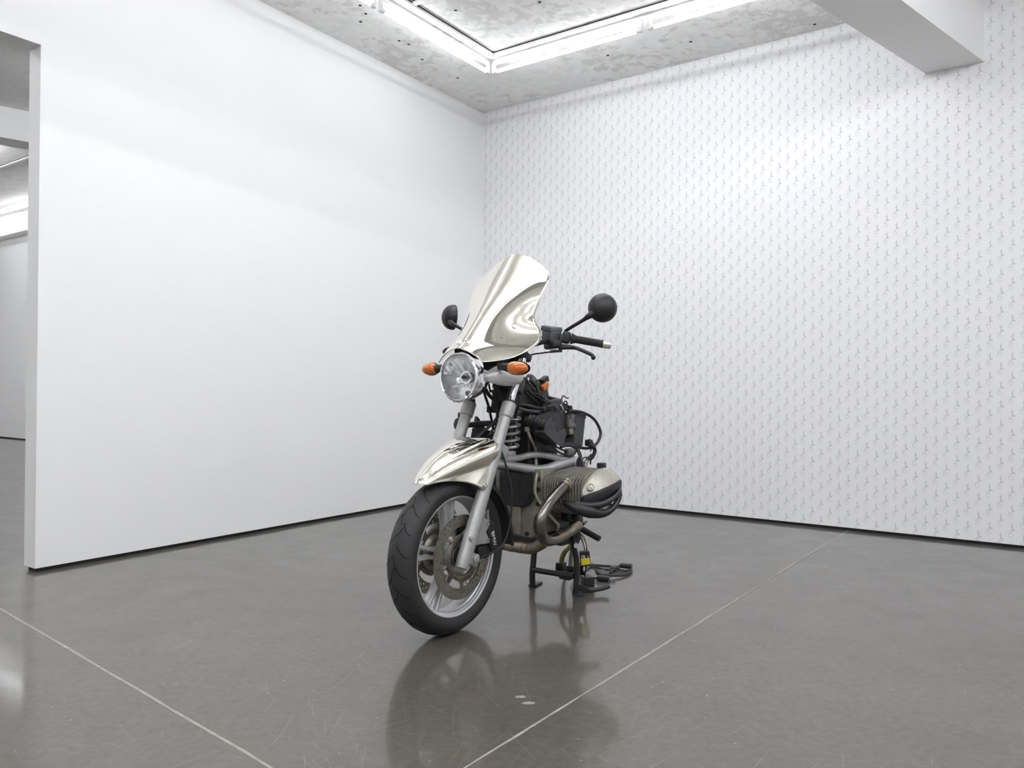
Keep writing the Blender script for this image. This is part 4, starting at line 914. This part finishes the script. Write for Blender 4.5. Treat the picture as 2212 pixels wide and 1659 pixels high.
P(G().prism([(-.505, .052, .712), (-.545, .052, .70), (-.56, .055, .635), (-.52, .055, .635)], V((0, .006, 0))), 'frame_strut', MBG)
# --- harness hanging behind the stand and lying on the floor
FL = [
 ('harness_cable', [(-.84, .05, .26), (-.813, .05, .208), (-.792, .03, .179), (-.803, .01, .147), (-.813, 0, .120)], .0085, MYELC),
 ('harness_cable', [(-.845, .058, .26), (-.820, .056, .208), (-.80, .036, .179), (-.812, .014, .147), (-.82, .003, .120)], .0065, MBP),
 ('harness_cable', [(-.82, .07, .23), (-.806, .06, .171), (-.80, .06, .14), (-.795, .06, .116)], .0075, MVALV),
 ('harness_cable', [(-.83, .07, .23), (-.815, .062, .171), (-.81, .064, .14), (-.805, .062, .116)], .0035, MYELC),
 ('harness_cable', [(-.79, .105, .29), (-.815, .115, .24), (-.808, .13, .215), (-.80, .138, .195)], .0032, MGRN),
 ('harness_cable', [(-.745, .135, .30), (-.760, .155, .262), (-.782, .158, .23), (-.79, .15, .198)], .0018, MREDW),
 ('harness_cable', [(-.75, .13, .30), (-.772, .150, .268), (-.775, .160, .235), (-.798, .152, .198)], .0018, MREDW),
 ('harness_cable', [(-.81, .14, .19), (-.80, .15, .166), (-.793, .15, .127), (-.80, .14, .09), (-.87, .10, .062)], .0042, MCAB),
 ('floor_cable', [(-.83, .0, .095), (-1.0, -.10, .03), (-1.20, -.16, .010), (-1.266, -.147, .009), (-1.309, -.036, .009), (-1.332, .022, .009), (-1.343, .05, .012)], .0068, MCAB),
 ('floor_cable', [(-.84, .01, .09), (-1.1, -.15, .02), (-1.27, -.12, .009), (-1.251, -.039, .009), (-1.235, .018, .009), (-1.256, .038, .010), (-1.306, .045, .012)], .0055, MCAB),
 ('floor_cable', [(-1.35, .084, .016), (-1.318, .116, .009), (-1.255, .134, .009), (-1.185, .135, .009), (-1.148, .112, .012), (-1.114, .094, .016)], .0068, MCAB),
 ('floor_cable', [(-1.300, .05, .016), (-1.278, .070, .012), (-1.261, .113, .014), (-1.30, .122, .016), (-1.345, .10, .018)], .0052, MCAB),
 ('floor_cable', [(-.90, .0, .03), (-1.02, -.05, .02), (-1.135, -.05, .012), (-1.163, -.038, .028), (-1.162, -.017, .026), (-1.134, .016, .014), (-1.115, .045, .016)], .0045, MCAB),
 ('floor_cable', [(-1.20, .055, .008), (-1.24, .05, .012), (-1.28, .045, .014), (-1.31, .05, .02)], .0055, MCAB),
 ('floor_cable', [(-.92, .085, .055), (-.98, .07, .03), (-1.03, .06, .014), (-1.06, .065, .016)], .0050, MCAB),
 ('floor_cable', [(-1.06, .12, .010), (-1.055, .14, .006), (-1.05, .163, .004)], .0020, MCAB),
 ('floor_cable', [(-1.07, .115, .012), (-1.05, .125, .008), (-1.03, .14, .005)], .0024, MCAB),
]
for nm, pts, r, m_ in FL: P(G().tube(pts, r, 8, 5), nm, m_)
def conn(name, c, size, rz, m_, ry=0, r=.004): return P(G().rbox(c, size, r, Matrix.Rotation(rz, 3, 'Z') @ Matrix.Rotation(ry, 3, 'Y')), name, m_)
q = conn('multi_pin_plug', (-.815, .0, .102), (.05, .036, .042), .1, MBP)
g = G()
for k in range(4): g.box((-.79, -.012+.008*k, .102), (.004, .003, .036))
P(g, 'plug_ribs', MBM, q, smooth=False)
conn('multi_pin_plug', (-.80, .065, .102), (.048, .034, .036), .15, MBP)
RY = Matrix.Rotation(.62, 3, 'Z') @ Matrix.Rotation(.12, 3, 'X') @ Matrix.Rotation(.1, 3, 'Y'); cy_ = V((-.795, .142, .168))
y_ = P(G().rbox(cy_, (.026, .046, .062), .003, RY), 'relay', MBP); y_['label'] = 'black relay with a yellow sticker hanging behind the stand leg'
P(G().rbox(cy_+RY@V((.0135, 0, -.014)), (.002, .040, .030), .0006, RY), 'yellow_sticker', MYEL, y_)
g = G()
for dy, dz, w_, h_ in ((-.014, .008, .003, .012), (-.006, .008, .003, .012), (-.010, .0145, .011, .0025), (-.001, .008, .003, .012), (.014, .008, .003, .008)): g.box(cy_+RY@V((.0138, dy, dz)), (.0016, w_, h_), RY)
P(g, 'printed_marks', MWHT, y_, smooth=False)
conn('plug_body', (-.845, .095, .10), (.035, .04, .05), .4, MBP, .3)
P(G().rbox((-.828, .118, .105), (.010, .006, .020), .001), 'white_tab', MWHT)
conn('relay_box', (-.895, .098, .029), (.055, .052, .056), .95, MBM, 0, .002)['label'] = 'small black box standing on the floor behind the stand'
conn('floor_connector', (-1.110, .060, .020), (.070, .045, .024), .95, MBG, .1)
conn('floor_connector', (-1.055, .095, .014), (.032, .062, .024), .3, MBM, 0, .008)
conn('floor_connector', (-1.330, .078, .022), (.038, .062, .022), .15, MBP, 0, .006)
conn('floor_connector', (-1.275, .035, .014), (.028, .034, .020), .3, MBG, 0, .005)
P(G().prism([(-1.318, .010, .006), (-1.300, .004, .006), (-1.292, .018, .006), (-1.278, .022, .006), (-1.290, .030, .006), (-1.305, .034, .006), (-1.308, .022, .006)], V((0, 0, .010))), 'white_tape_tag', MWHT)
